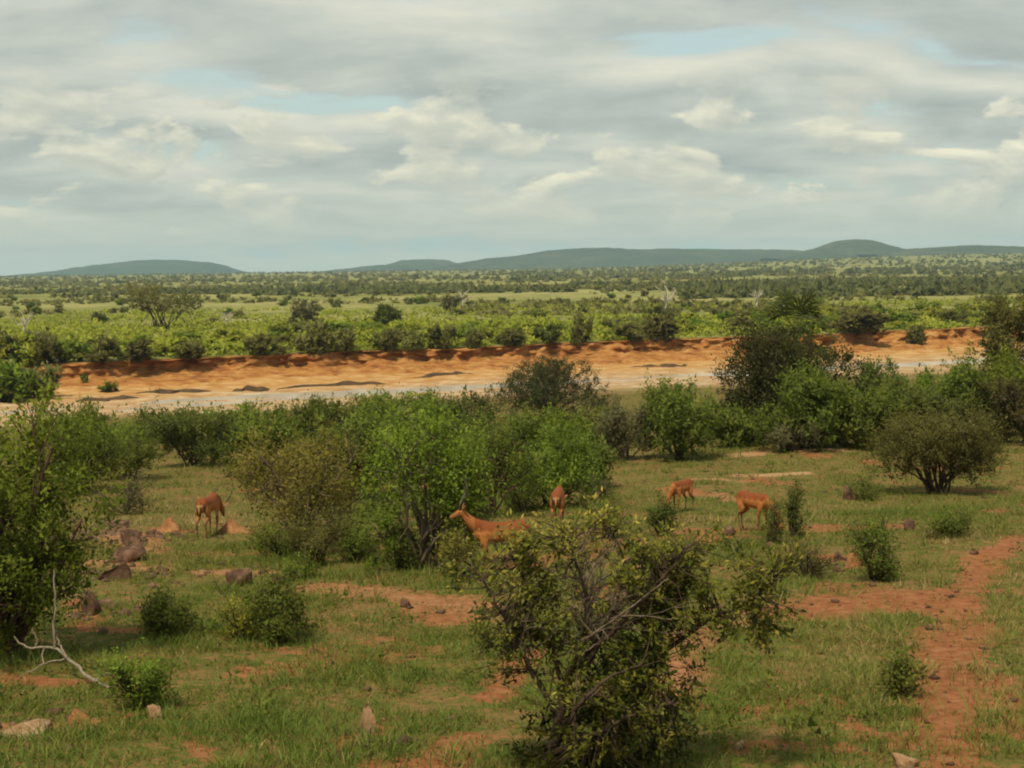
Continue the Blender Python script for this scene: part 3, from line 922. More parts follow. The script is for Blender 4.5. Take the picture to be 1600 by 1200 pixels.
# ------------------------------------------------------------------ fan palm
def fan_palm():
    g = ground_at(1242, 684)
    d = g[1]
    o = thing('fan_palm', 'fan palm with drooping fronds rising out of the dark tree', 'palm', g)
    r = np.random.default_rng(5)
    Ht = CAM[2] + ray(1242, 516)[2] * d - g[2]
    T = Tubes(8)
    pt = curve_pts([(0, 0, -.1), (.12, 0, Ht * .5), (.05, 0, Ht)], 14, r, .01)
    T.add(pt, np.linspace(.20, .13, 14) * (1 + .12 * (np.arange(14) % 2)))
    put('trunk', T.mesh('trunk', BARK['dark']), o)
    for k in range(38):
        az_ = k * 2.39996; el = r.uniform(-.75, 1.35)
        L = r.uniform(1.0, 1.7); fl = r.uniform(1.0, 1.45)
        di = np.array([math.cos(az_) * math.cos(el), math.sin(az_) * math.cos(el), math.sin(el)])
        a = pt[-1] + r.normal(0, .05, 3); b = a + di * L * .55 + np.array([0, 0, .05]); c = a + di * L + np.array([0, 0, -.08 * L])
        tt = unit(c - b); sd = unit(np.cross(tt, [0, 0, 1.])); up = np.cross(sd, tt)
        vs, fs = [], []
        def strip(p, q, w0, w1, n):
            i0 = len(vs)
            vs.extend([p - n * w0, p + n * w0, q + n * w1, q - n * w1]); fs.append((i0, i0 + 1, i0 + 2, i0 + 3))
        strip(a, b, .018, .014, up); strip(b, c, .014, .011, up); strip(a, b, .014, .012, sd); strip(b, c, .012, .01, sd)
        m = 15
        for j in range(m):
            an = (j / (m - 1) - .5) * 3.5
            dj = unit(tt * math.cos(an) + sd * math.sin(an) + up * (.12 if j % 2 else -.02))
            tip = c + dj * fl * (1 - .22 * abs(an) / 1.75) + np.array([0, 0, -.16 * fl])
            mid = c + dj * fl * .5
            nn = unit(np.cross(dj, up))
            strip(c, mid, .012, .055, nn); strip(mid, tip, .055, .006, nn)
        me = np_mesh('frond', np.array(vs), np.array(fs), LEAF['dark'] if r.random() > .3 else LEAF['green'], face_attr={'tint': np.clip(r.normal(.40, .16) + r.normal(0, .08, len(fs)), 0, 1)})
        soft_normals(me, np.repeat(unit(np.array(vs)[::4] - pt[-1] + np.array([0, 0, .6])), 4, 0))
        put('frond', me, o)


fan_palm()

# ------------------------------------------------------------------ the foreground bush
def foreground_bush():
    D0 = 11.2
    base = ground_at(866, 1216)
    D0 = base[1]
    o = thing('bush', 'nearest scraggy bush with twisted dark trunk and bare grey twigs, front centre', 'bush', base)
    r = np.random.default_rng(21)
    Pp = lambda px, py, dy=0.0: plane_at(px, py, D0 + dy) - base
    T = Tubes(8)
    def limb(pts, r0, r1, n=18, wob=.008):
        c = [Pp(*p) for p in pts]
        pth = curve_pts(c, n, r, wob)
        T.add(pth, np.linspace(r0, r1, n) * (1 + .10 * r.normal(0, 1, n).clip(-1, 1)))
        return pth
    c0 = limb([(866, 1222, 0), (868, 1160, .02), (876, 1100, 0), (886, 1068, 0)], .052, .036)
    limbs = [
        limb([(872, 1120, 0), (838, 1062, -.1), (806, 1004, -.15), (776, 940, -.2), (742, 888, -.25)], .024, .007, 20),
        limb([(880, 1078, 0), (868, 1030, .1), (846, 980, .2), (820, 910, .25), (792, 850, .3)], .024, .007, 20),
        limb([(884, 1070, 0), (905, 1015, -.05), (918, 950, -.1), (905, 890, -.1), (884, 835, -.15)], .026, .006, 20),
        limb([(886, 1068, 0), (925, 1010, .15), (960, 950, .25), (975, 890, .3), (960, 838, .3)], .024, .006, 20),
        limb([(888, 1068, 0), (938, 1008, -.15), (992, 950, -.25), (1040, 900, -.3), (1066, 862, -.3)], .026, .007, 20),
        limb([(876, 1130, 0), (945, 1104, .1), (1008, 1064, .15), (1048, 1012, .1), (1108, 968, .05), (1168, 942, 0), (1206, 905, 0)], .030, .008, 28),
        limb([(868, 1175, 0), (925, 1150, -.2), (985, 1120, -.3), (1045, 1100, -.3)], .030, .006, 16),
        limb([(870, 1160, 0), (900, 1110, -.3), (950, 1060, -.4), (1000, 1040, -.4)], .026, .006, 16),
        limb([(890, 1060, 0), (915, 1000, .3), (1000, 970, .4), (1060, 935, .4)], .024, .005, 16),
    ]
    allp = np.concatenate([l[5:] for l in limbs])
    # bare grey twigs in the heart of the bush
    G = Tubes(5)
    for k in range(150):
        a = Pp(r.normal(905, 40), r.normal(990, 38), r.normal(0, .18))
        a = allp[np.argmin(((allp - a) ** 2).sum(1))]
        an = r.normal(.25, .75); ln = r.uniform(.18, .62)
        e = a + ln * np.array([math.sin(an), r.normal(0, .35), math.cos(an) * .85])
        m_ = (a + e) / 2 + r.normal(0, .035, 3)
        pth = curve_pts([a, m_, e], 8, r, .006)
        G.add(pth, np.linspace(r.uniform(.004, .008), .0016, 8))
        for _ in range(2):
            b = pth[r.integers(3, 7)]; q = b + .4 * ln * unit(e - a + r.normal(0, .45, 3) * ln)
            G.add(curve_pts([b, (b + q) / 2 + r.normal(0, .015, 3), q], 5, r, .004), np.linspace(.0035, .0012, 5))
    for pts in ([(905, 985, 0), (960, 965, -.2), (1000, 962, -.3), (1050, 968, -.35)], [(900, 1010, -.1), (950, 975, -.3), (1010, 930, -.4), (1045, 905, -.4)], [(880, 900, 0), (905, 862, -.1), (930, 838, -.1)], [(925, 915, -.1), (955, 895, -.2), (975, 878, -.2)]):
        c = [Pp(*p) for p in pts]
        G.add(curve_pts(c, 12, r, .006), np.linspace(.011, .004, 12))
    put('dead_twigs', G.mesh('dead_twigs', BARK['grey']), o)
    # leafy sprays
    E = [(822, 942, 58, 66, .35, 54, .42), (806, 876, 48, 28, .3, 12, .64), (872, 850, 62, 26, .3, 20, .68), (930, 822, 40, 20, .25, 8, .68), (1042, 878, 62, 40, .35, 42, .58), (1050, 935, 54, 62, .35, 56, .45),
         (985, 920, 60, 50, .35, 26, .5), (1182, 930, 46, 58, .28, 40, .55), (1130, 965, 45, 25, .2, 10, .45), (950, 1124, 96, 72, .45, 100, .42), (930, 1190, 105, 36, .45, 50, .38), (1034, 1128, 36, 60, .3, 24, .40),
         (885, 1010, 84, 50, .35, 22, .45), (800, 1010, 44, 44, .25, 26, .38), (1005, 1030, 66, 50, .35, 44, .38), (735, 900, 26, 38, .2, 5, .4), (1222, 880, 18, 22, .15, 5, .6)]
    LP, LA, LT, LS = [], [], [], []
    for cx, cy, rx, ry, dr, nt_, tn in E:
        for _ in range(int(nt_ * 1.6)):
            q = r.normal(0, .5, 3).clip(-1, 1)
            c = Pp(cx + q[0] * rx, cy + q[1] * ry, q[2] * dr)
            if c[2] < .05:
                c[2] = .05
            src = allp[np.argmin(((allp - c) ** 2).sum(1))]
            di = unit(c - src + r.normal(0, .08, 3) + np.array([0, 0, .05]))
            L = r.uniform(.12, .26)
            T.add(curve_pts([src, (src + c) / 2 + r.normal(0, .03, 3), c + di * L * .9], 6, r, .004), np.linspace(.0055, .0018, 6))
            n = r.integers(18, 36)
            s = r.uniform(0, 1.05, n)
            LP.append(c + di * (s * L)[:, None] + r.normal(0, .022, (n, 3)))
            LA.append(unit(di * .7 + r.normal(0, .65, (n, 3)) + np.array([0, 0, .1])))
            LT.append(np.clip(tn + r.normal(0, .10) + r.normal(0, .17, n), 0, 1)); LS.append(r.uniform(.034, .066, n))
    LP = np.concatenate(LP); LA = np.concatenate(LA); LT = np.concatenate(LT); LS = np.concatenate(LS)
    v, f = leaf_cards(LP, LA, LS, LS * .40, r)
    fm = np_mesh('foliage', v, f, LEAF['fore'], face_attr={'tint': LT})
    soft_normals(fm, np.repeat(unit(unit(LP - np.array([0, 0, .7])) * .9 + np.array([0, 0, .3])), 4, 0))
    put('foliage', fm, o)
    put('branches', T.mesh('branches', BARK['dark']), o)


foreground_bush()

# ------------------------------------------------------------------ fallen bleached branch
def fallen_branch():
    base = ground_at(95, 1062)
    o = tag(put('dead_branch', None, None, tuple(base)), 'forked bleached dead branch lying in grass beside the left-edge bush', 'dead branch')
    d = base[1]; r = np.random.default_rng(3)
    Pp = lambda px, py, dy=0.0: plane_at(px, py, d + dy) - base
    T = Tubes(7)
    for pts, a, b in (([(172, 1082, -.4), (140, 1058, -.2), (108, 1030, 0), (84, 1012, .1), (50, 1014, .2), (34, 1006, .2), (22, 994, .2)], .022, .008),
                      ([(86, 1014, .1), (85, 985, .1), (86, 940, .15), (84, 890, .2)], .016, .008),
                      ([(145, 1064, -.2), (162, 1055, -.2), (185, 1048, -.2)], .013, .005),
                      ([(104, 1028, 0), (92, 1004, .1), (88, 985, .15)], .014, .006),
                      ([(52, 1014, .2), (58, 1000, .2), (50, 985, .2)], .010, .004),
                      ([(70, 1013, .15), (66, 1024, .1), (68, 1038, 0), (40, 1052, -.1), (28, 1060, -.1)], .011, .004),
                      ([(100, 1030, 0), (72, 1036, .0), (55, 1044, 0)], .010, .004)):
        c = [Pp(*p) for p in pts]
        for q in c:
            w_ = q + base
            q[2] = max(q[2], float(z_near(w_[0], w_[1])) - base[2] + .01)
        T.add(curve_pts(c, 16, r, .006), np.linspace(a, b, 16))
    put('limb', T.mesh('limb', BARK['dead']), o)


fallen_branch()

# ------------------------------------------------------------------ stones and earth mounds
def ico():
    import bmesh
    bm = bmesh.new(); bmesh.ops.create_icosphere(bm, subdivisions=3, radius=1.0)
    v = np.array([q.co[:] for q in bm.verts]); f = np.array([[q.index for q in p.verts] for p in bm.faces]); bm.free()
    return v, f


ICO_V, ICO_F = ico()


def stone(name, label, cat, px, py, wpx, hpx, m, seed, group=None, dep=.8, sink=.44, jag=1.0):
    g = ground_at(px, py - 2)
    k = g[1] / F_PX
    a, h = wpx * k / 2, hpx * k * 1.1
    r = np.random.default_rng(seed)
    v = ICO_V.copy()
    if jag > .5:
        for _ in range(11):                  # knock flat facets off it
            n = unit(r.normal(0, 1, 3) * np.array([1, 1, .9])); c = r.uniform(.22, .66)
            v = v - np.clip(v @ n - c, 0, None)[:, None] * n * .95
        v *= 1 + .55 * fbm(v[:, 0] * 3.3 + v[:, 2] * 2.7, v[:, 1] * 3.3 - v[:, 2] * 2.1, seed, 4)[:, None]
    else:                                    # heaped loose earth
        q = np.hypot(v[:, 0], v[:, 1])
        v[:, 2] = np.where(v[:, 2] > 0, (1 - q ** 1.3) * .9, v[:, 2] * .5)
        v[:, 2] += .55 * fbm(v[:, 0] * 2.6 + seed, v[:, 1] * 2.6, seed, 4) * (1 - q ** 2).clip(0) + .10 * r.normal(0, 1, len(v)) * (v[:, 2] > .05)
        v[:, :2] *= 1 + .5 * fbm(v[:, 0] * 1.7, v[:, 1] * 1.7 + seed, seed + 4, 3)[:, None]
    lo, hi = v.min(0), v.max(0)
    v = (v - (lo + hi) / 2) / (hi - lo) * 2
    an = r.uniform(-.4, .4); c_, s_ = math.cos(an), math.sin(an)
    v = v * np.array([a, a * dep, h / (2 - 2 * sink)])
    v[:, 2] += h / (2 - 2 * sink) * (1 - 2 * sink)
    v[:, 2] += v[:, 0] * r.uniform(-.14, .14)
    v = np.stack([v[:, 0] * c_ - v[:, 1] * s_, v[:, 0] * s_ + v[:, 1] * c_, v[:, 2]], 1)
    o = put(name, np_mesh(name, v, ICO_F, m), None, tuple(g))
    tag(o, label, cat, group)


ST = 'stones lying about the slope'
stone('rock', 'dark brown rock topmost of the red rocks right of the left-edge bush', 'rock', 208, 852, 42, 26, m_rock, 401, ST)
stone('rock', 'reddish rock with dark foot, lowest of the group by the left-edge bush', 'rock', 180, 906, 56, 26, m_rock, 402, ST)
stone('rock', 'flat red rock slab at the back of the group by the left-edge bush', 'rock', 160, 836, 110, 16, m_rock, 403, ST)
stone('rock', 'brown layered rock in the middle of the group by the left-edge bush', 'rock', 200, 878, 66, 22, m_rock, 404, ST)
stone('rock', 'upright red-brown rock beside the left-edge bush, above the fallen branch', 'rock', 142, 962, 34, 36, m_rock, 405, ST)
stone('rock', 'dark tilted rock on the pale earth strip below the olive bush', 'rock', 376, 916, 44, 26, m_rock, 406, ST)
stone('rock', 'pale yellowish stone in the grass below the fallen branch', 'rock', 245, 1126, 28, 22, m_rock_pale, 407, ST)
stone('rock', 'tall pinkish stone with pale tip in the lower grass', 'rock', 574, 1146, 34, 44, m_rock_pale, 408, ST)
stone('rock', 'flat tan rock slab at the lower left edge', 'rock', 34, 1150, 84, 18, m_rock_pale, 409, ST)
stone('rock', 'small white stone right of the foreground bush foot', 'rock', 1156, 1172, 22, 12, m_rock_pale, 410, ST)
stone('rock', 'pale stone at the bottom edge beside the red footpath', 'rock', 1416, 1200, 40, 18, m_rock_pale, 411, ST)
stone('rock', 'low red-brown rock in grass left of the olive many-stemmed bush', 'rock', 1330, 782, 36, 20, m_rock, 412, ST)
stone('rock', 'small dark stone in grass below the olive many-stemmed bush', 'rock', 1420, 830, 24, 16, m_rock, 413, ST)
stone('rock', 'dark stone on red earth left of the upright green shrub', 'rock', 1310, 878, 18, 14, m_rock, 414, ST)
stone('rock', 'small brown stone on the bare earth patch', 'rock', 634, 950, 20, 12, m_rock, 415, ST)
stone('rock', 'flat brown stone below the pinkish tall stone', 'rock', 574, 1176, 28, 14, m_rock, 416, ST)
stone('rock', 'long low tan stone in the grass below the fallen branch tip', 'rock', 130, 1128, 48, 18, m_mound, 417, ST)
stone('earth_mound', 'low mound of tan earth in front of the grazing buck', 'earth mound', 362, 834, 60, 22, m_mound, 421, None, .7, .4, .3)
stone('earth_mound', 'pinkish earth mound below the farthest grazing impala', 'earth mound', 1102, 850, 40, 22, m_mound, 422, None, .8, .4, .3)
stone('earth_mound', 'small red earth heap right of the dark stone and dry shrub', 'earth mound', 1336, 890, 34, 26, m_mound, 423, None, .8, .4, .3)
stone('earth_mound', 'red earth hump between the rocks and the grazing buck', 'earth mound', 262, 832, 40, 20, m_mound, 424, None, .8, .4, .3)

# ------------------------------------------------------------------ impalas
m_coat, t = mat('impala_coat')
ca = t.n('ShaderNodeAttribute', attribute_name='coat')
tc = t.n('ShaderNodeTexCoord')
n1 = t.noise(tc.outputs['Object'], 22, 4, .6)
finish(t, t.mix(t.maprange(n1, .3, .7, 0, .38), ca.outputs['Color'], (.12, .040, .012)), .75, .2)
m_horn, t = mat('dark_horn')
tc = t.n('ShaderNodeTexCoord'); n1 = t.noise(tc.outputs['Object'], 60, 3, .5)
finish(t, t.ramp(n1, [(.35, (.030, .022, .016)), (.65, (.075, .055, .040))]), .5, .4)
m_eye, t = mat('dark_eye')
finish(t, (.012, .009, .007), .15, .5)


def ring_loft(secs, k=14):
    """secs: (centre xyz, axis tangent implied, half width, half height)"""
    c = np.array([s[0] for s in secs], float); m = len(c)
    tg = unit(np.gradient(c, axis=0))
    lat = np.repeat(np.array([[0, 1.0, 0]]), m, 0); lat = unit(lat - (lat * tg).sum(1, keepdims=True) * tg)
    up = np.cross(tg, lat)
    an = np.arange(k) * 2 * math.pi / k
    hw = np.array([s[1] for s in secs]); hh = np.array([s[2] for s in secs])
    v = c[:, None] + lat[:, None] * (np.cos(an)[None, :, None] * hw[:, None, None]) + up[:, None] * (np.sin(an)[None, :, None] * hh[:, None, None])
    v = v.reshape(-1, 3)
    f = []
    for i in range(m - 1):
        for j in range(k):
            f.append((i * k + j, i * k + (j + 1) % k, (i + 1) * k + (j + 1) % k, (i + 1) * k + j))
    v = np.concatenate([v, c[:1], c[-1:]])
    for j in range(k):
        f.append((m * k, (j + 1) % k, j)); f.append((m * k + 1, (m - 1) * k + j, (m - 1) * k + (j + 1) % k))
    return v, f


def resample(secs, n):
    c = np.array([[*s[0], s[1], s[2]] for s in secs], float)
    q = curve_pts(c, n, None)
    return [(q[i, :3], max(q[i, 3], .006), max(q[i, 4], .006)) for i in range(n)]


def impala(label, px, py, heading, pose, seed, male=False, scale=1.0, stride=0.0):
    g = ground_at(px, py)
    rz = math.atan2(heading[1], heading[0])
    o = thing('impala', label, 'impala', g, rz, 'impalas on the slope')
    o.scale = (scale,) * 3
    V, Fc, n = [], [], 0
    def add(secs, m=None):
        nonlocal n
        v, f = ring_loft(resample(secs, m or len(secs) * 4))
        V.append(v); Fc.extend([tuple(i + n for i in q) for q in f]); n += len(v)
    add([((-.44, 0, .80), .05, .06), ((-.40, 0, .775), .115, .125), ((-.28, 0, .745), .145, .165), ((-.08, 0, .715), .150, .170), ((.12, 0, .700), .150, .185), ((.28, 0, .715), .135, .190), ((.39, 0, .745), .10, .155), ((.45, 0, .78), .06, .10)])
    hp = {'up': ((.64, 0, 1.20), -14, [(.34, .78), (.50, .93), (.60, 1.10), (.64, 1.20)]),
          'alert': ((.66, 0, 1.06), -16, [(.32, .77), (.48, .86), (.59, .97), (.66, 1.06)]),
          'graze': ((.80, 0, .30), -62, [(.34, .76), (.54, .68), (.70, .50), (.80, .30)]),
          'half': ((.80, 0, .48), -48, [(.34, .77), (.54, .74), (.70, .62), (.80, .48)])}[pose]
    hb, pitch, nk = hp
    add([((x, 0, z), w_, h_) for (x, z), w_, h_ in zip(nk, (.105, .080, .060, .052), (.155, .110, .078, .062))])
    a = R(pitch); fx = np.array([math.cos(a), 0, math.sin(a)]); fz = np.array([-math.sin(a), 0, math.cos(a)])
    H = lambda u, v_=0.0, l=0.0: np.array(hb) + fx * u + fz * v_ + np.array([0, l, 0])
    add([(H(-.05), .045, .055), (H(0), .060, .068), (H(.07), .056, .062), (H(.14, -.012), .042, .046), (H(.21, -.024), .031, .034), (H(.245, -.028), .020, .022)])
    for s in (-1, 1):
        st = stride * s
        add([((.33, s * .085, .72), .050, .090), ((.31, s * .095, .56), .046, .066), ((.29 + st * .3, s * .092, .46), .036, .044), ((.305 + st * .7, s * .088, .30), .025, .028), ((.295 + st, s * .086, .10), .016, .018), ((.305 + st, s * .086, .05), .019, .021), ((.335 + st, s * .086, 0), .022, .022)])
        add([((-.28, s * .075, .76), .070, .125), ((-.27, s * .10, .60), .060, .105), ((-.25 - st * .3, s * .105, .49), .046, .068), ((-.345 - st * .6, s * .098, .38), .028, .036), ((-.395 - st * .8, s * .095, .335), .024, .028), ((-.375 - st, s * .092, .20), .017, .019), ((-.36 - st, s * .09, .09), .017, .019), ((-.325 - st, s * .09, 0), .022, .022)])
    add([((-.43, 0, .83), .028, .028), ((-.48, 0, .76), .024, .022), ((-.495, 0, .66), .022, .018), ((-.485, 0, .56), .012, .012)])
    me0 = bpy.data.meshes.new('tmp'); me0.from_pydata([tuple(q) for q in np.concatenate(V)], [], Fc)
    tmp = bpy.data.objects.new('tmp', me0); CX.objects.link(tmp)
    rm = tmp.modifiers.new('r', 'REMESH'); rm.mode = 'VOXEL'; rm.voxel_size = .015; rm.use_smooth_shade = True
    sm = tmp.modifiers.new('s', 'SMOOTH'); sm.iterations = 4; sm.factor = .5
    dg = bpy.context.evaluated_depsgraph_get()
    body = bpy.data.meshes.new_from_object(tmp.evaluated_get(dg))
    bpy.data.objects.remove(tmp); bpy.data.meshes.remove(me0)
    body.name = 'impala'
    co = np.empty(len(body.vertices) * 3); body.vertices.foreach_get('co', co); co = co.reshape(-1, 3)
    x, y, z = co.T
    back = np.array([.150, .040, .010]); flank = np.array([.340, .128, .034]); belly = np.array([.50, .42, .32]); leg = np.array([.130, .062, .028]); dark = np.array([.03, .02, .015])
    trunk = (x > -.47) & (x < .46) & (z > .42)
    c = np.repeat(np.array([[.250, .092, .025]]), len(co), 0)
    wb = sstep(.70, .80, z + .02 * np.sin(x * 40))[:, None]
    c = np.where(trunk[:, None], flank * (1 - wb) + back * wb, c)
    bl = (sstep(.59, .545, z) * sstep(.125, .07, np.abs(y)) * ((x > -.2) & (x < .27)))[:, None]
    c = c * (1 - bl) + belly * bl
    lw = sstep(.46, .38, z)[:, None] * ((np.abs(y) > .04) & (x < .5))[:, None]
    c = c * (1 - lw) + leg * lw
    rump = ((x < -.40) & (z > .5) & (z < .76) & (np.abs(y) < .075))[:, None]
    c = np.where(rump, np.array([.40, .23, .11]), c)
    strp = ((x < -.36) & (z > .55) & (z < .78) & (np.abs(np.abs(y) - .088) < .013))[:, None]
    c = np.where(strp, dark, c)
    c = np.where(((z < .035) & (x < .5))[:, None], dark, c)
    hrel = co - np.array(hb); hu = hrel @ fx; hv = hrel @ fz
    hd = (hu > .10) & (np.abs(y) < .08) & (np.abs(hv) < .1)
    c = np.where(hd[:, None], np.array([.20, .085, .035]), c)
    c = np.where(((hu > .225) & (np.abs(hv) < .1))[:, None], dark, c)
    c = c * 1.22
    at = body.attributes.new('coat', 'FLOAT_COLOR', 'POINT')
    cc = np.ones((len(co), 4), np.float32); cc[:, :3] = c
    at.data.foreach_set('color', cc.ravel())
    body.materials.clear(); body.materials.append(m_coat)
    body.polygons.foreach_set('use_smooth', np.ones(len(body.polygons), bool))
    put('body', body, o)
    for s in (-1, 1):
        # ear: a cupped leaf
        e0 = H(-.01, .045, s * .045); di = unit(-fx * .45 + fz * .55 + np.array([0, s * .75, 0])); sd = unit(np.cross(di, fx))
        nrm = np.cross(sd, di)
        q = []
        prof_e = [(0, .012), (.04, .028), (.09, .030), (.13, .018), (.155, .003)]
        for lz, wz in prof_e:
            for k in range(6):
                an = k * math.pi / 3
                q.append(e0 + di * lz + sd * wz * math.cos(an) + nrm * .008 * math.sin(an) + nrm * (-.010 * (math.cos(an) ** 2)))
        f = [(i * 6 + j, i * 6 + (j + 1) % 6, (i + 1) * 6 + (j + 1) % 6, (i + 1) * 6 + j) for i in range(4) for j in range(6)]
        me = np_mesh('ear', np.array(q), np.array(f), m_coat, True, col_attr={'coat': np.repeat(np.array([[.30, .15, .07]]), len(q), 0)})
        put('ear', me, o)
        T = Tubes(8)
        ec = H(.055, .018, s * .052)
        T.add([ec + np.array([0, s * k, 0]) for k in (-.006, 0, .006, .009)], [.013, .015, .010, .002])
        put('eye', T.mesh('eye', m_eye), o)
        if male:
            T = Tubes(8)
            b = H(.03, .055, s * .022)
            pts = [b, b + fz * .10 - fx * .05 + np.array([0, s * .05, 0]), b + fz * .20 - fx * .16 + np.array([0, s * .14, 0]), b + fz * .32 - fx * .22 + np.array([0, s * .17, 0]), b + fz * .44 - fx * .22 + np.array([0, s * .12, 0]), b + fz * .52 - fx * .18 + np.array([0, s * .09, 0])]
            pth = curve_pts(pts, 26, None)
            rad = np.linspace(.019, .004, 26) * (1 + .10 * (np.arange(26) % 2) * (np.arange(26) < 18))
            T.add(pth, rad)
            put('horn', T.mesh('horn', m_horn), o)
    return o


impala('horned impala buck grazing left of the olive bush, seen from behind', 326, 838, (.17, .98), 'half', 1, True, .96, .02)
impala('horned impala buck with head up facing left beside the twisted-trunk tree', 786, 897, (-1, -.10), 'alert', 2, True, .95, .03)
impala('impala standing end-on above the foreground bush', 872, 824, (.12, .99), 'half', 3, False, .94, .0)
impala('impala grazing towards the left beside the small dark shrub', 1066, 800, (-.62, -.78), 'graze', 4, False, .92, .04)
impala('impala grazing towards the right next to the thin sapling', 1176, 830, (.60, -.80), 'graze', 5, False, .90, .05)

# ------------------------------------------------------------------ beyond the river: shrubs, trees, dead wood
def far_shrub(seed, leaf, n_tw=90, per=16, ls=.22, **kw):
    return shrub_meshes(seed, 2.0, 1.5, 2.0, leaf=leaf, n_tw=n_tw, per=per, ls=ls, twig=.32, lobes=7, clear=.02, aspect=.6, big=False, **kw)


PROTO = {}
for lf in ('lime', 'bright', 'far', 'dark', 'thorn'):
    PROTO[lf] = [far_shrub(500 + i * 7 + len(lf), lf) for i in range(3)]
rr = random.Random(4)
nrng = np.random.default_rng(44)
LBL = {'lime': ('yellow-green shrub in the thicket along the far bank top', 'yellow-green shrubs along the far bank'),
       'bright': ('fresh green shrub on the flat behind the far bank', 'fresh green shrubs behind the far bank'),
       'far': ('grey-green scattered shrub out on the pale grassland', 'scattered shrubs on the grassland'),
       'dark': ('dark green scattered shrub out on the grassland', 'dark shrubs on the grassland'),
       'thorn': ('brownish thorn shrub on the edge of the far bank', 'thorn shrubs on the far bank edge')}


MARKS = [(-60, 'left of the acacia'), (190, 'around the acacia foot'), (320, 'just right of the acacia'), (450, 'left of the round dark tree'), (585, 'around the round dark tree'), (640, 'right of the round dark tree'),
         (780, 'above the dome bush'), (945, 'between dome bush and dead tree'), (1040, 'between dead tree and palm'), (1190, 'behind the palm'), (1310, 'just right of the palm'), (1430, 'towards the right-edge tree'), (1520, 'by the right-edge tree')]


def zone(x, y, z):
    q = np.linalg.inv(ROT) @ (np.array([x, y, z]) - CAM)
    px = 800 + F_PX * q[0] / -q[2]
    return [m for a, m in MARKS if px >= a or a == -60][-1]


KIND = {'lime': 'yellow-green', 'bright': 'fresh green', 'far': 'grey-green', 'dark': 'dark green', 'thorn': 'brownish'}


def far_bush(x, y, sx, sz, lf, label=None, z=None, sink=0.05):
    lb, gp = LBL[lf]
    k = float(u_of(np.array(x), np.array(y)) - lip(np.array(x)))
    row = 'on bank lip' if k < 7 else 'in front thicket' if k < 28 else 'in back thicket' if k < 66 else 'on pale grass' if y < 450 else 'on far grassland'
    if label is None:
        label = ('wide ' if sx > 3.6 else 'small ' if sx < 2.7 else '') + KIND[lf] + ' shrub ' + row + ', ' + zone(x, y, 3.0)
    zz = (float(z_plain(np.array(x), np.array(y))) if z is None else z) - sink
    o = thing('shrub', label or lb, 'shrub', (x, y, zz), rr.uniform(0, 6.28), gp)
    o.scale = (sx / 2, sx / 2 * rr.uniform(.85, 1.1), sz / 1.5)
    fol, br = rr.choice(PROTO[lf])
    put('branches', br, o); put('foliage', fol, o)


n_ind = 0
while n_ind < 175:                          # thicket along the bank top
    px = rr.uniform(-30, 1630)
    x = None
    k = rr.random() ** 1.5 * 62 + 1.0
    xx = rr.uniform(-95, 115)
    y = float(lip(np.array(xx))) + SL * xx + k
    if abs(xx / y) > .40 or vnoise(xx / 16, y / 9, 601) < .25:
        continue
    s = rr.uniform(2.2, 5.2) * (.7 if k < 5 else 1)
    lf = rr.choices(['lime', 'bright', 'thorn', 'far'], [5, 5, .6 if k > 5 else 1.5, 1])[0]
    far_bush(xx, y, s, s * rr.uniform(.34, .52), lf)
    n_ind += 1
n_ind = 0
while n_ind < 105:                          # scattered over the open grass
    y = 290 + 420 * rr.random() ** 1.1
    x = rr.uniform(-.40, .40) * y
    if vnoise(x / 50, y / 70, 603) < .28:
        continue
    s = rr.uniform(1.8, 4.2)
    far_bush(x, y, s, s * rr.uniform(.45, .7), rr.choices(['far', 'dark', 'bright'], [4, 2, 3])[0])
    n_ind += 1


def bank_bush(px, py, wpx, hpx, lf, label):
    """one bush growing out of the bank: foot on the land seen there"""
    q = ground_at(px, py)
    k = q[1] / F_PX
    far_bush(q[0], q[1], wpx * k, hpx * k, lf, label, q[2], .15)


for q_, (a_, b_, c_, e_, l_) in enumerate([(6, 628, 84, 62, 'bright'), (62, 622, 66, 44, 'far'), (-30, 610, 80, 60, 'lime'), (-10, 592, 70, 50, 'far'), (34, 590, 64, 44, 'lime'), (72, 586, 50, 40, 'far'), (100, 566, 60, 34, 'bright'), (20, 604, 60, 36, 'far')]):
    bank_bush(a_, b_, c_, e_, l_, ['green bush on the near sand at the left edge', 'grey-green bush on the near sand close to the left-edge bush', 'yellow-green bush half cut by the left picture edge', 'dull bush at the very left end of the bank', 'green bush covering the bank behind the left-edge bush', 'grey-green bush where the red bank starts at left', 'green bush on the lip where the red bank starts', 'grey-green bush on sand behind the left-edge bush'][q_])
bank_bush(160, 572, 48, 38, 'thorn', 'brown thorn bush hanging on the red bank, leftmost of the bank edge')
bank_bush(218, 566, 70, 30, 'thorn', 'wide dull bush over the dark undercut of the bank at left')
bank_bush(495, 570, 55, 46, 'far', 'grey-green bush in front of the bank left of the small driftwood bar')
bank_bush(536, 570, 40, 32, 'far', 'lower grey-green bush on the bank, beside the one left of the mud bar')
bank_bush(604, 574, 34, 30, 'thorn', 'dull bush on the bank slope below the round dark tree')
bank_bush(692, 556, 44, 34, 'thorn', 'brownish bush in the bank gully left of the grey bush on orange earth')
bank_bush(741, 562, 30, 28, 'far', 'small grey bush alone on the orange slope left of the dome bush')
bank_bush(856, 536, 38, 28, 'dark', 'dark bush on the lip above the dome bush')
bank_bush(910, 556, 34, 38, 'far', 'pale grey-green bush running down the bank right of the dome bush')
bank_bush(1032, 546, 56, 36, 'thorn', 'brown bush hanging over the bank left of the palm')
bank_bush(1432, 540, 38, 30, 'thorn', 'dark bush in the bank notch right of the palm')
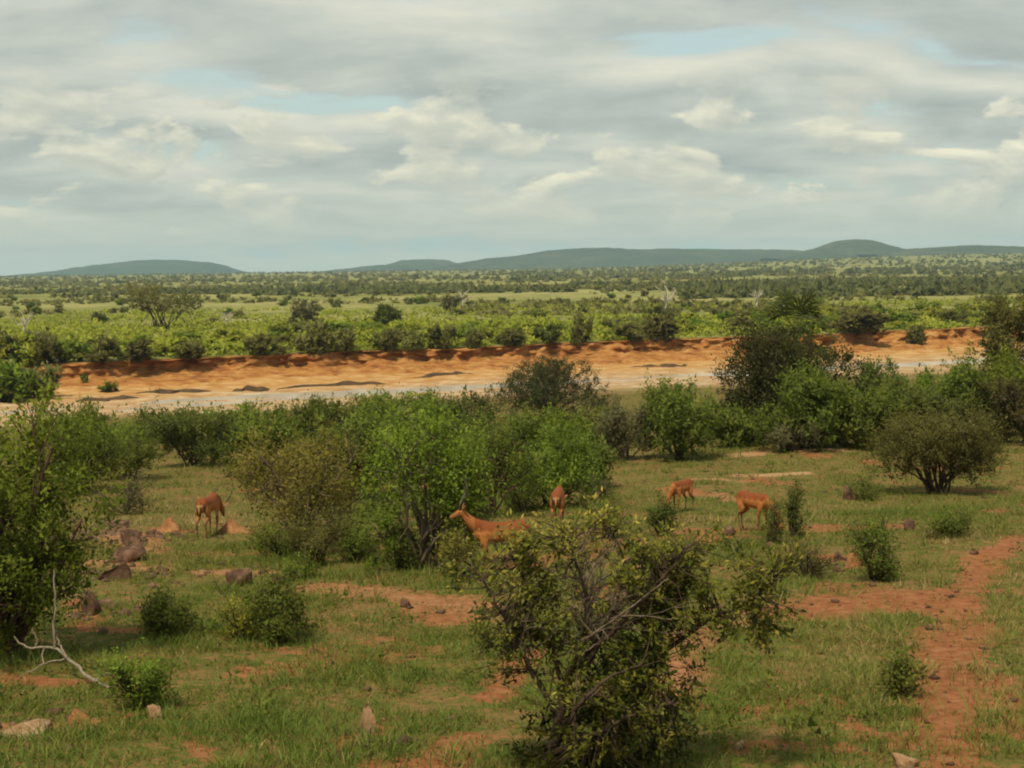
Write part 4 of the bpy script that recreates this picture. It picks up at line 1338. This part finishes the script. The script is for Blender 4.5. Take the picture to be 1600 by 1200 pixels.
bank_bush(1340, 520, 80, 36, 'thorn', 'wide brownish leafless bush on the flat right of the palm')
bank_bush(300, 572, 44, 24, 'far', 'low grey-green bush at the foot of the red bank below the acacia')
bank_bush(415, 564, 52, 30, 'thorn', 'dull low bush on the bank face right of the acacia')
bank_bush(648, 566, 34, 26, 'far', 'grey-green bush low on the bank below the round dark tree, right side')
bank_bush(802, 552, 40, 24, 'thorn', 'dull small bush on the bank just above the dome bush, left side')
bank_bush(985, 548, 44, 26, 'far', 'low grey-green bush on the bank face below the bleached dead tree')
bank_bush(170, 612, 30, 15, 'bright', 'low green bush alone on the river sand at left')
bank_bush(132, 602, 12, 18, 'bright', 'tiny green bush on the river sand left of the low one')

tr = plant('tree', 'wide flat-topped acacia with forked trunk on the plain at left', 'tree', (186, 322, 438, 514), 701, None, .9, parts=('trunk', 'crown'), leaf='far', bark='dark', shape='vase', lobes=9, n_tw=240, per=16, ls=.34, twig=1.1, clear=.38, sparse=.2)
plant('tree', 'small round dark green tree alone on the bright shrubs left of middle', 'tree', (586, 627, 474, 514), 702, None, .9, parts=('trunk', 'crown'), leaf='dark', lobes=8, n_tw=260, per=24, ls=.34, twig=.7, clear=.05)
plant('tree', 'open grey-green tree on the plain right of the acacia', 'tree', (448, 498, 470, 516), 703, None, .9, parts=('trunk', 'crown'), leaf='grey', bark='grey', shape='vase', lobes=6, n_tw=110, per=18, ls=.30, twig=.7, clear=.3)
plant('tree', 'small dull tree on the plain above the olive dome bush', 'tree', (690, 722, 458, 492), 704, None, .9, parts=('trunk', 'crown'), leaf='grey', bark='grey', shape='vase', lobes=6, n_tw=80, per=16, ls=.36, twig=.8, clear=.3)


def dead_tree(px, yb, yt, label, seed):
    g = ground_at(px, yb); d = g[1]
    H = CAM[2] + ray(px, yt)[2] * d - g[2]
    r = np.random.default_rng(seed)
    o = thing('dead_tree', label, 'dead tree', g)
    T = Tubes(6); B = Tubes(5)
    tp = np.array([.04 * H, 0, .5 * H])
    T.add(curve_pts([(0, 0, -.2), (.03 * H, 0, .25 * H), tp], 10, r, .008 * H), np.linspace(.050 * H, .030 * H, 10))
    for k in range(9):
        an = k * 2.4 + r.uniform(-.3, .3); e = tp + np.array([math.cos(an) * r.uniform(.2, .5) * H, math.sin(an) * r.uniform(.2, .4) * H, r.uniform(.15, .5) * H])
        s = tp * r.uniform(.6, 1)
        pth = curve_pts([s, (s + e) / 2 + r.normal(0, .06 * H, 3), e], 8, r, .012 * H)
        B.add(pth, np.linspace(.030 * H, .010 * H, 8))
        for _ in range(2):
            b = pth[r.integers(3, 7)]; q = b + r.normal(0, .12 * H, 3) + np.array([0, 0, .1 * H])
            B.add(curve_pts([b, (b + q) / 2, q], 4, r, .01 * H), np.linspace(.010 * H, .004 * H, 4))
    put('trunk', T.mesh('trunk', BARK['bleach']), o); put('branches', B.mesh('branches', BARK['bleach']), o)


dead_tree(1040, 488, 446, 'bleached dead tree with spread limbs on the plain left of the palm', 711)
dead_tree(722, 482, 452, 'bleached leaning dead tree on the plain right of the round dark tree', 712)
dead_tree(1182, 482, 452, 'thin pale dead tree just left of the palm crown', 713)
dead_tree(37, 524, 488, 'thin bleached dead stem at the far left of the plain', 714)
dead_tree(354, 512, 484, 'short bleached dead stem on the plain right of the acacia', 715)


def scrub(name, regions, leaf, seed, per, ls, flat=.75):
    """masses of far scrub nobody could count, one object"""
    r = np.random.default_rng(seed)
    LPs, LTs, LSs, NVs = [], [], [], []
    for n, y0, y1, a0, a1, s0, s1, thr in regions:
        y = np.exp(r.uniform(math.log(y0), math.log(y1), n)); a = r.uniform(a0, a1, n); x = a * y
        keep = vnoise(x / (.05 * y0 + 20), y / (.09 * y0 + 20), seed + 3) > thr
        keep &= u_of(x, y) > lip(x) - .1
        x, y = x[keep], y[keep]
        s = r.uniform(s0, s1, len(x)); z = z_plain(x, y)
        ti = np.repeat(np.arange(len(x)), per)
        dv = unit(r.normal(0, 1, (len(ti), 3))); dv[:, 2] = np.abs(dv[:, 2])
        q = r.uniform(.3, 1, len(ti)) ** .5
        p = np.stack([x[ti], y[ti], z[ti] - .1], 1) + dv * q[:, None] * np.stack([s[ti] * .55, s[ti] * .55, s[ti] * flat], 1)
        NVs.append(dv + np.array([0, 0, .5])); LPs.append(p); LTs.append(np.clip(.5 + .18 * r.normal(0, 1, len(x))[ti] + .12 * r.normal(0, 1, len(ti)), 0, 1)); LSs.append(s[ti] * ls)
    p = np.concatenate(LPs); tn = np.concatenate(LTs); sz = np.concatenate(LSs)
    v, f = leaf_cards(p, unit(r.normal(0, 1, p.shape) + np.array([0, 0, .3])), sz * np.exp(r.normal(0, .25, len(p))), sz * .8, r, True)
    me = np_mesh(name, v, f, LEAF[leaf], face_attr={'tint': tn})
    soft_normals(me, np.repeat(unit(np.concatenate(NVs)), 3, 0))
    o = put(name, me); o['kind'] = 'stuff'


scrub('far_scrub', [(2600, 330, 700, -.45, .45, 1.0, 2.6, .50), (3600, 700, 1500, -.45, .45, 2.0, 4.2, .44), (4300, 1500, 5200, -.45, .45, 3.0, 7.0, .28)], 'far', 801, 16, .62, .5)
scrub('low_thicket', [(7500, 185, 300, -.45, .45, 1.0, 2.6, .16), (2600, 300, 420, -.45, .45, 1.0, 2.6, .36)], 'lime', 805, 20, .24, .5)
scrub('far_woodland', [(2500, 660, 960, -.45, .45, 2.2, 4.4, .44), (1700, 480, 900, .12, .45, 2.4, 5.0, .36), (1500, 1300, 3200, .0, .45, 4, 7, .48)], 'wood', 803, 18, .58, .55)  # dense trees; the band's cloud shadow is painted in by their dark leaves

# ------------------------------------------------------------------ grass
def grass(name, seed, mats):
    r = np.random.default_rng(seed)
    X, Y, Sx = [], [], []
    for d0, d1, dens, sc in ((6, 10.5, 50, 1.0), (10.5, 18, 120, 1.0), (18, 28, 70, 1.12), (28, 42, 34, 1.35), (42, 66, 12, 1.7), (66, 150, 2.2, 2.3)):
        area = .5 * (d1 ** 2 - d0 ** 2) * .96
        n = int(area * dens)
        y = np.sqrt(r.uniform(d0 ** 2, d1 ** 2, n)); x = r.uniform(-.48, .48, n) * y
        X.append(x); Y.append(y); Sx.append(np.full(n, sc))
    x = np.concatenate(X); y = np.concatenate(Y); sc = np.concatenate(Sx)
    b, p = bare_of(x, y)
    u = u_of(x, y)
    patchy = .65 * fbm(x / 1.9, y / 1.9, 87, 4) + .55 * fbm(x / .55, y / .55, 88, 3)
    keep = r.uniform(0, 1, len(x)) < np.clip((1 - .93 * sstep(.30, .95, b + .5 * fbm(x / .6, y / .6, 86, 3))) * sstep(-.19, .10, patchy + .03) + .02, 0, 1)
    keep &= u + 14 * fbm(x / 9, y / 5, 81, 4) < 150
    x, y, sc, patchy, b = x[keep], y[keep], sc[keep], patchy[keep], b[keep]
    z = z_near(x, y)
    hgt = (.045 + .20 * np.clip(patchy + .22, 0, 1) ** 1.3) * np.exp(r.normal(0, .25, len(x)))
    dry = np.clip(.47 + .9 * fbm(x / 4.5, y / 4.5, 89, 3) + r.normal(0, .13, len(x)), 0, 1)
    for part, sel in ((0, sc < 1.05), (1, sc >= 1.05)):
        idx = np.nonzero(sel)[0]
        ti = np.repeat(idx, 13 if part == 0 else 11); n = len(ti)
        an = r.uniform(0, 2 * math.pi, n); rad = np.sqrt(r.uniform(0, 1, n)) * .14 * sc[ti]
        base = np.stack([x[ti] + np.cos(an) * rad, y[ti] + np.sin(an) * rad, z[ti] - .015], 1)
        hh = hgt[ti] * np.exp(r.normal(0, .38, n)) * np.sqrt(sc[ti])
        a2 = an + r.normal(0, .9, n); tilt = np.abs(r.normal(.38, .30, n))
        di = np.stack([np.cos(a2) * np.sin(tilt), np.sin(a2) * np.sin(tilt), np.cos(tilt)], 1)
        wd_ = (.0052 if part == 0 else .0062) * sc[ti] ** 1.15 * np.exp(r.normal(0, .25, n))
        a3 = r.uniform(0, 2 * math.pi, n)
        sd = np.stack([np.cos(a3), np.sin(a3), np.zeros(n)], 1)
        mid = base + di * (hh * .55)[:, None]
        tip = base + di * hh[:, None] + np.stack([np.cos(a2), np.sin(a2), -.35 * np.ones(n)], 1) * (hh * .28)[:, None]
        tint = np.clip(dry[ti] + r.normal(0, .13, n), 0, 1)
        if part == 0:
            v = np.stack([base - sd * wd_[:, None], mid - sd * (wd_ * .8)[:, None], tip, mid + sd * (wd_ * .8)[:, None]], 1)
            f = np.arange(n * 4).reshape(n, 4)
        else:
            v = np.stack([base - sd * wd_[:, None], tip, base + sd * wd_[:, None]], 1)
            f = np.arange(n * 3).reshape(n, 3)
        o = put(name, np_mesh(name, v.reshape(-1, 3), f, mats, face_attr={'tint': tint}))
        o['kind'] = 'stuff'


m_grass = leaf_mat('grass_blades', [(0, (.052, .092, .013)), (.40, (.088, .136, .019)), (.60, (.140, .155, .032)), (.80, (.220, .180, .066)), (1, (.36, .275, .12))], .25, .6, False)
grass('grass', 901, m_grass)

# clods and pebbles on the bare earth
def pebbles():
    r = np.random.default_rng(77)
    n = 16000
    y = np.sqrt(r.uniform(8 ** 2, 46 ** 2, n)); x = r.uniform(-.45, .45, n) * y
    b, _ = bare_of(x, y)
    k = r.uniform(0, 1, n) < .06 + .5 * sstep(.35, .8, b)
    x, y = x[k], y[k]; n = len(x)
    z = z_near(x, y)
    sz = .010 * np.exp(r.normal(.1, .65, n)); sz = np.minimum(sz * (1 + y / 30), .08)
    o8 = np.array([[1, 0, 0], [0, 1, 0], [-1, 0, 0], [0, -1, 0], [.3, .2, .8], [0, 0, -.6]], float)
    f8 = np.array([[0, 1, 4], [1, 2, 4], [2, 3, 4], [3, 0, 4], [1, 0, 5], [2, 1, 5], [3, 2, 5], [0, 3, 5]])
    an = r.uniform(0, 6.28, n)
    v = o8[None] * (1 + r.normal(0, .25, (n, 6, 3)))
    c, s_ = np.cos(an)[:, None], np.sin(an)[:, None]
    v = np.stack([v[..., 0] * c - v[..., 1] * s_, v[..., 0] * s_ + v[..., 1] * c, v[..., 2]], -1) * sz[:, None, None] * np.array([1, 1, .75])
    v += np.stack([x, y, z + sz * .2], 1)[:, None]
    f = (f8[None] + (np.arange(n) * 6)[:, None, None]).reshape(-1, 3)
    o = put('pebbles', np_mesh('pebbles', v.reshape(-1, 3), f, m_rock)); o['kind'] = 'stuff'


pebbles()


def rubble():
    r = np.random.default_rng(78)
    C, Wt = [], []
    for px, py, sp, n in ((165, 850, 1.5, 90), (190, 895, 1.0, 60), (140, 965, .6, 30), (390, 905, 1.0, 40), (250, 835, .8, 30), (1320, 880, .7, 30), (60, 1140, .5, 30), (1150, 845, .6, 20), (575, 1160, .3, 14)):
        g = ground_at(px, py)
        C.append(g[None, :2] + r.normal(0, sp / 1.6, (n, 2)) * np.array([1, 1.3])); Wt.append(np.exp(r.normal(-2.75, .45, n)) * (1 if sp > .5 else .7))
    c = np.concatenate(C); sz = np.concatenate(Wt)
    import bmesh
    bm = bmesh.new(); bmesh.ops.create_icosphere(bm, subdivisions=1, radius=1.0)
    v0 = np.array([q.co[:] for q in bm.verts]); f0 = np.array([[q.index for q in p.verts] for p in bm.faces]); bm.free()
    n = len(c)
    v = v0[None] * np.exp(r.normal(0, .22, (n, len(v0), 1))) * np.stack([np.ones(n), r.uniform(.6, 1, n), r.uniform(.35, .8, n)], 1)[:, None]
    an = r.uniform(0, 6.28, n); c_, s_ = np.cos(an)[:, None], np.sin(an)[:, None]
    v = np.stack([v[..., 0] * c_ - v[..., 1] * s_, v[..., 0] * s_ + v[..., 1] * c_, v[..., 2]], -1) * sz[:, None, None]
    v += np.stack([c[:, 0], c[:, 1], z_near(c[:, 0], c[:, 1]) + sz * .1], 1)[:, None]
    f = (f0[None] + (np.arange(n) * len(v0))[:, None, None]).reshape(-1, 3)
    o = put('rubble', np_mesh('rubble', v.reshape(-1, 3), f, m_rock)); o['kind'] = 'stuff'


rubble()


def herbs():
    """broad-leaved weeds and dry stalks among the grass"""
    r = np.random.default_rng(79)
    n = 2600
    y = np.exp(r.uniform(math.log(9.5), math.log(62), n)); x = r.uniform(-.44, .44, n) * y
    b, _ = bare_of(x, y)
    k = (fbm(x / 2.4, y / 2.4, 123, 3) > -.02) & (b < .55)
    x, y = x[k], y[k]; n = len(x)
    z = z_near(x, y)
    sz = np.exp(r.normal(-2.15, .45, n))
    ti = np.repeat(np.arange(n), 22); m = len(ti)
    dv = unit(r.normal(0, 1, (m, 3))); dv[:, 2] = np.abs(dv[:, 2])
    q = r.uniform(.1, 1, m) ** .5
    p = np.stack([x[ti], y[ti], z[ti]], 1) + dv * (q * sz[ti])[:, None] * np.array([1, 1, 1.15])
    ln = np.minimum(.35 * sz[ti], .05) * np.exp(r.normal(0, .3, m)) * np.maximum(1, y[ti] / 32)
    v, f = leaf_cards(p, unit(dv + r.normal(0, .6, (m, 3))), ln, ln * .5, r, True)
    tn = np.clip(.42 + r.normal(0, .2, n)[ti] + r.normal(0, .1, m), 0, 1)
    me = np_mesh('weeds', v, f, LEAF['green'], face_attr={'tint': tn})
    soft_normals(me, np.repeat(unit(dv + np.array([0, 0, .6])), 3, 0))
    o = put('weeds', me); o['kind'] = 'stuff'


herbs()


# shrubs that the zone and size leave alike are told apart by their order from the left
def order_labels():
    by = {}
    for o in CX.objects:
        if o.parent is None and 'group' in o and 'category' in o:
            by.setdefault(o['label'], []).append(o)
    for lb, os_ in by.items():
        n = len(os_)
        if n < 2:
            continue
        os_.sort(key=lambda q: q.location.x / q.location.y)
        nth = ['leftmost', 'second from left', 'third from left', 'fourth from left', 'fifth from left', 'sixth from left', 'seventh from left', 'eighth from left']
        for k, o in enumerate(os_):
            o['label'] = lb + ', ' + (('the left one', 'the right one')[k] if n == 2 else 'rightmost' if k == n - 1 else nth[min(k, 7)])


order_labels()
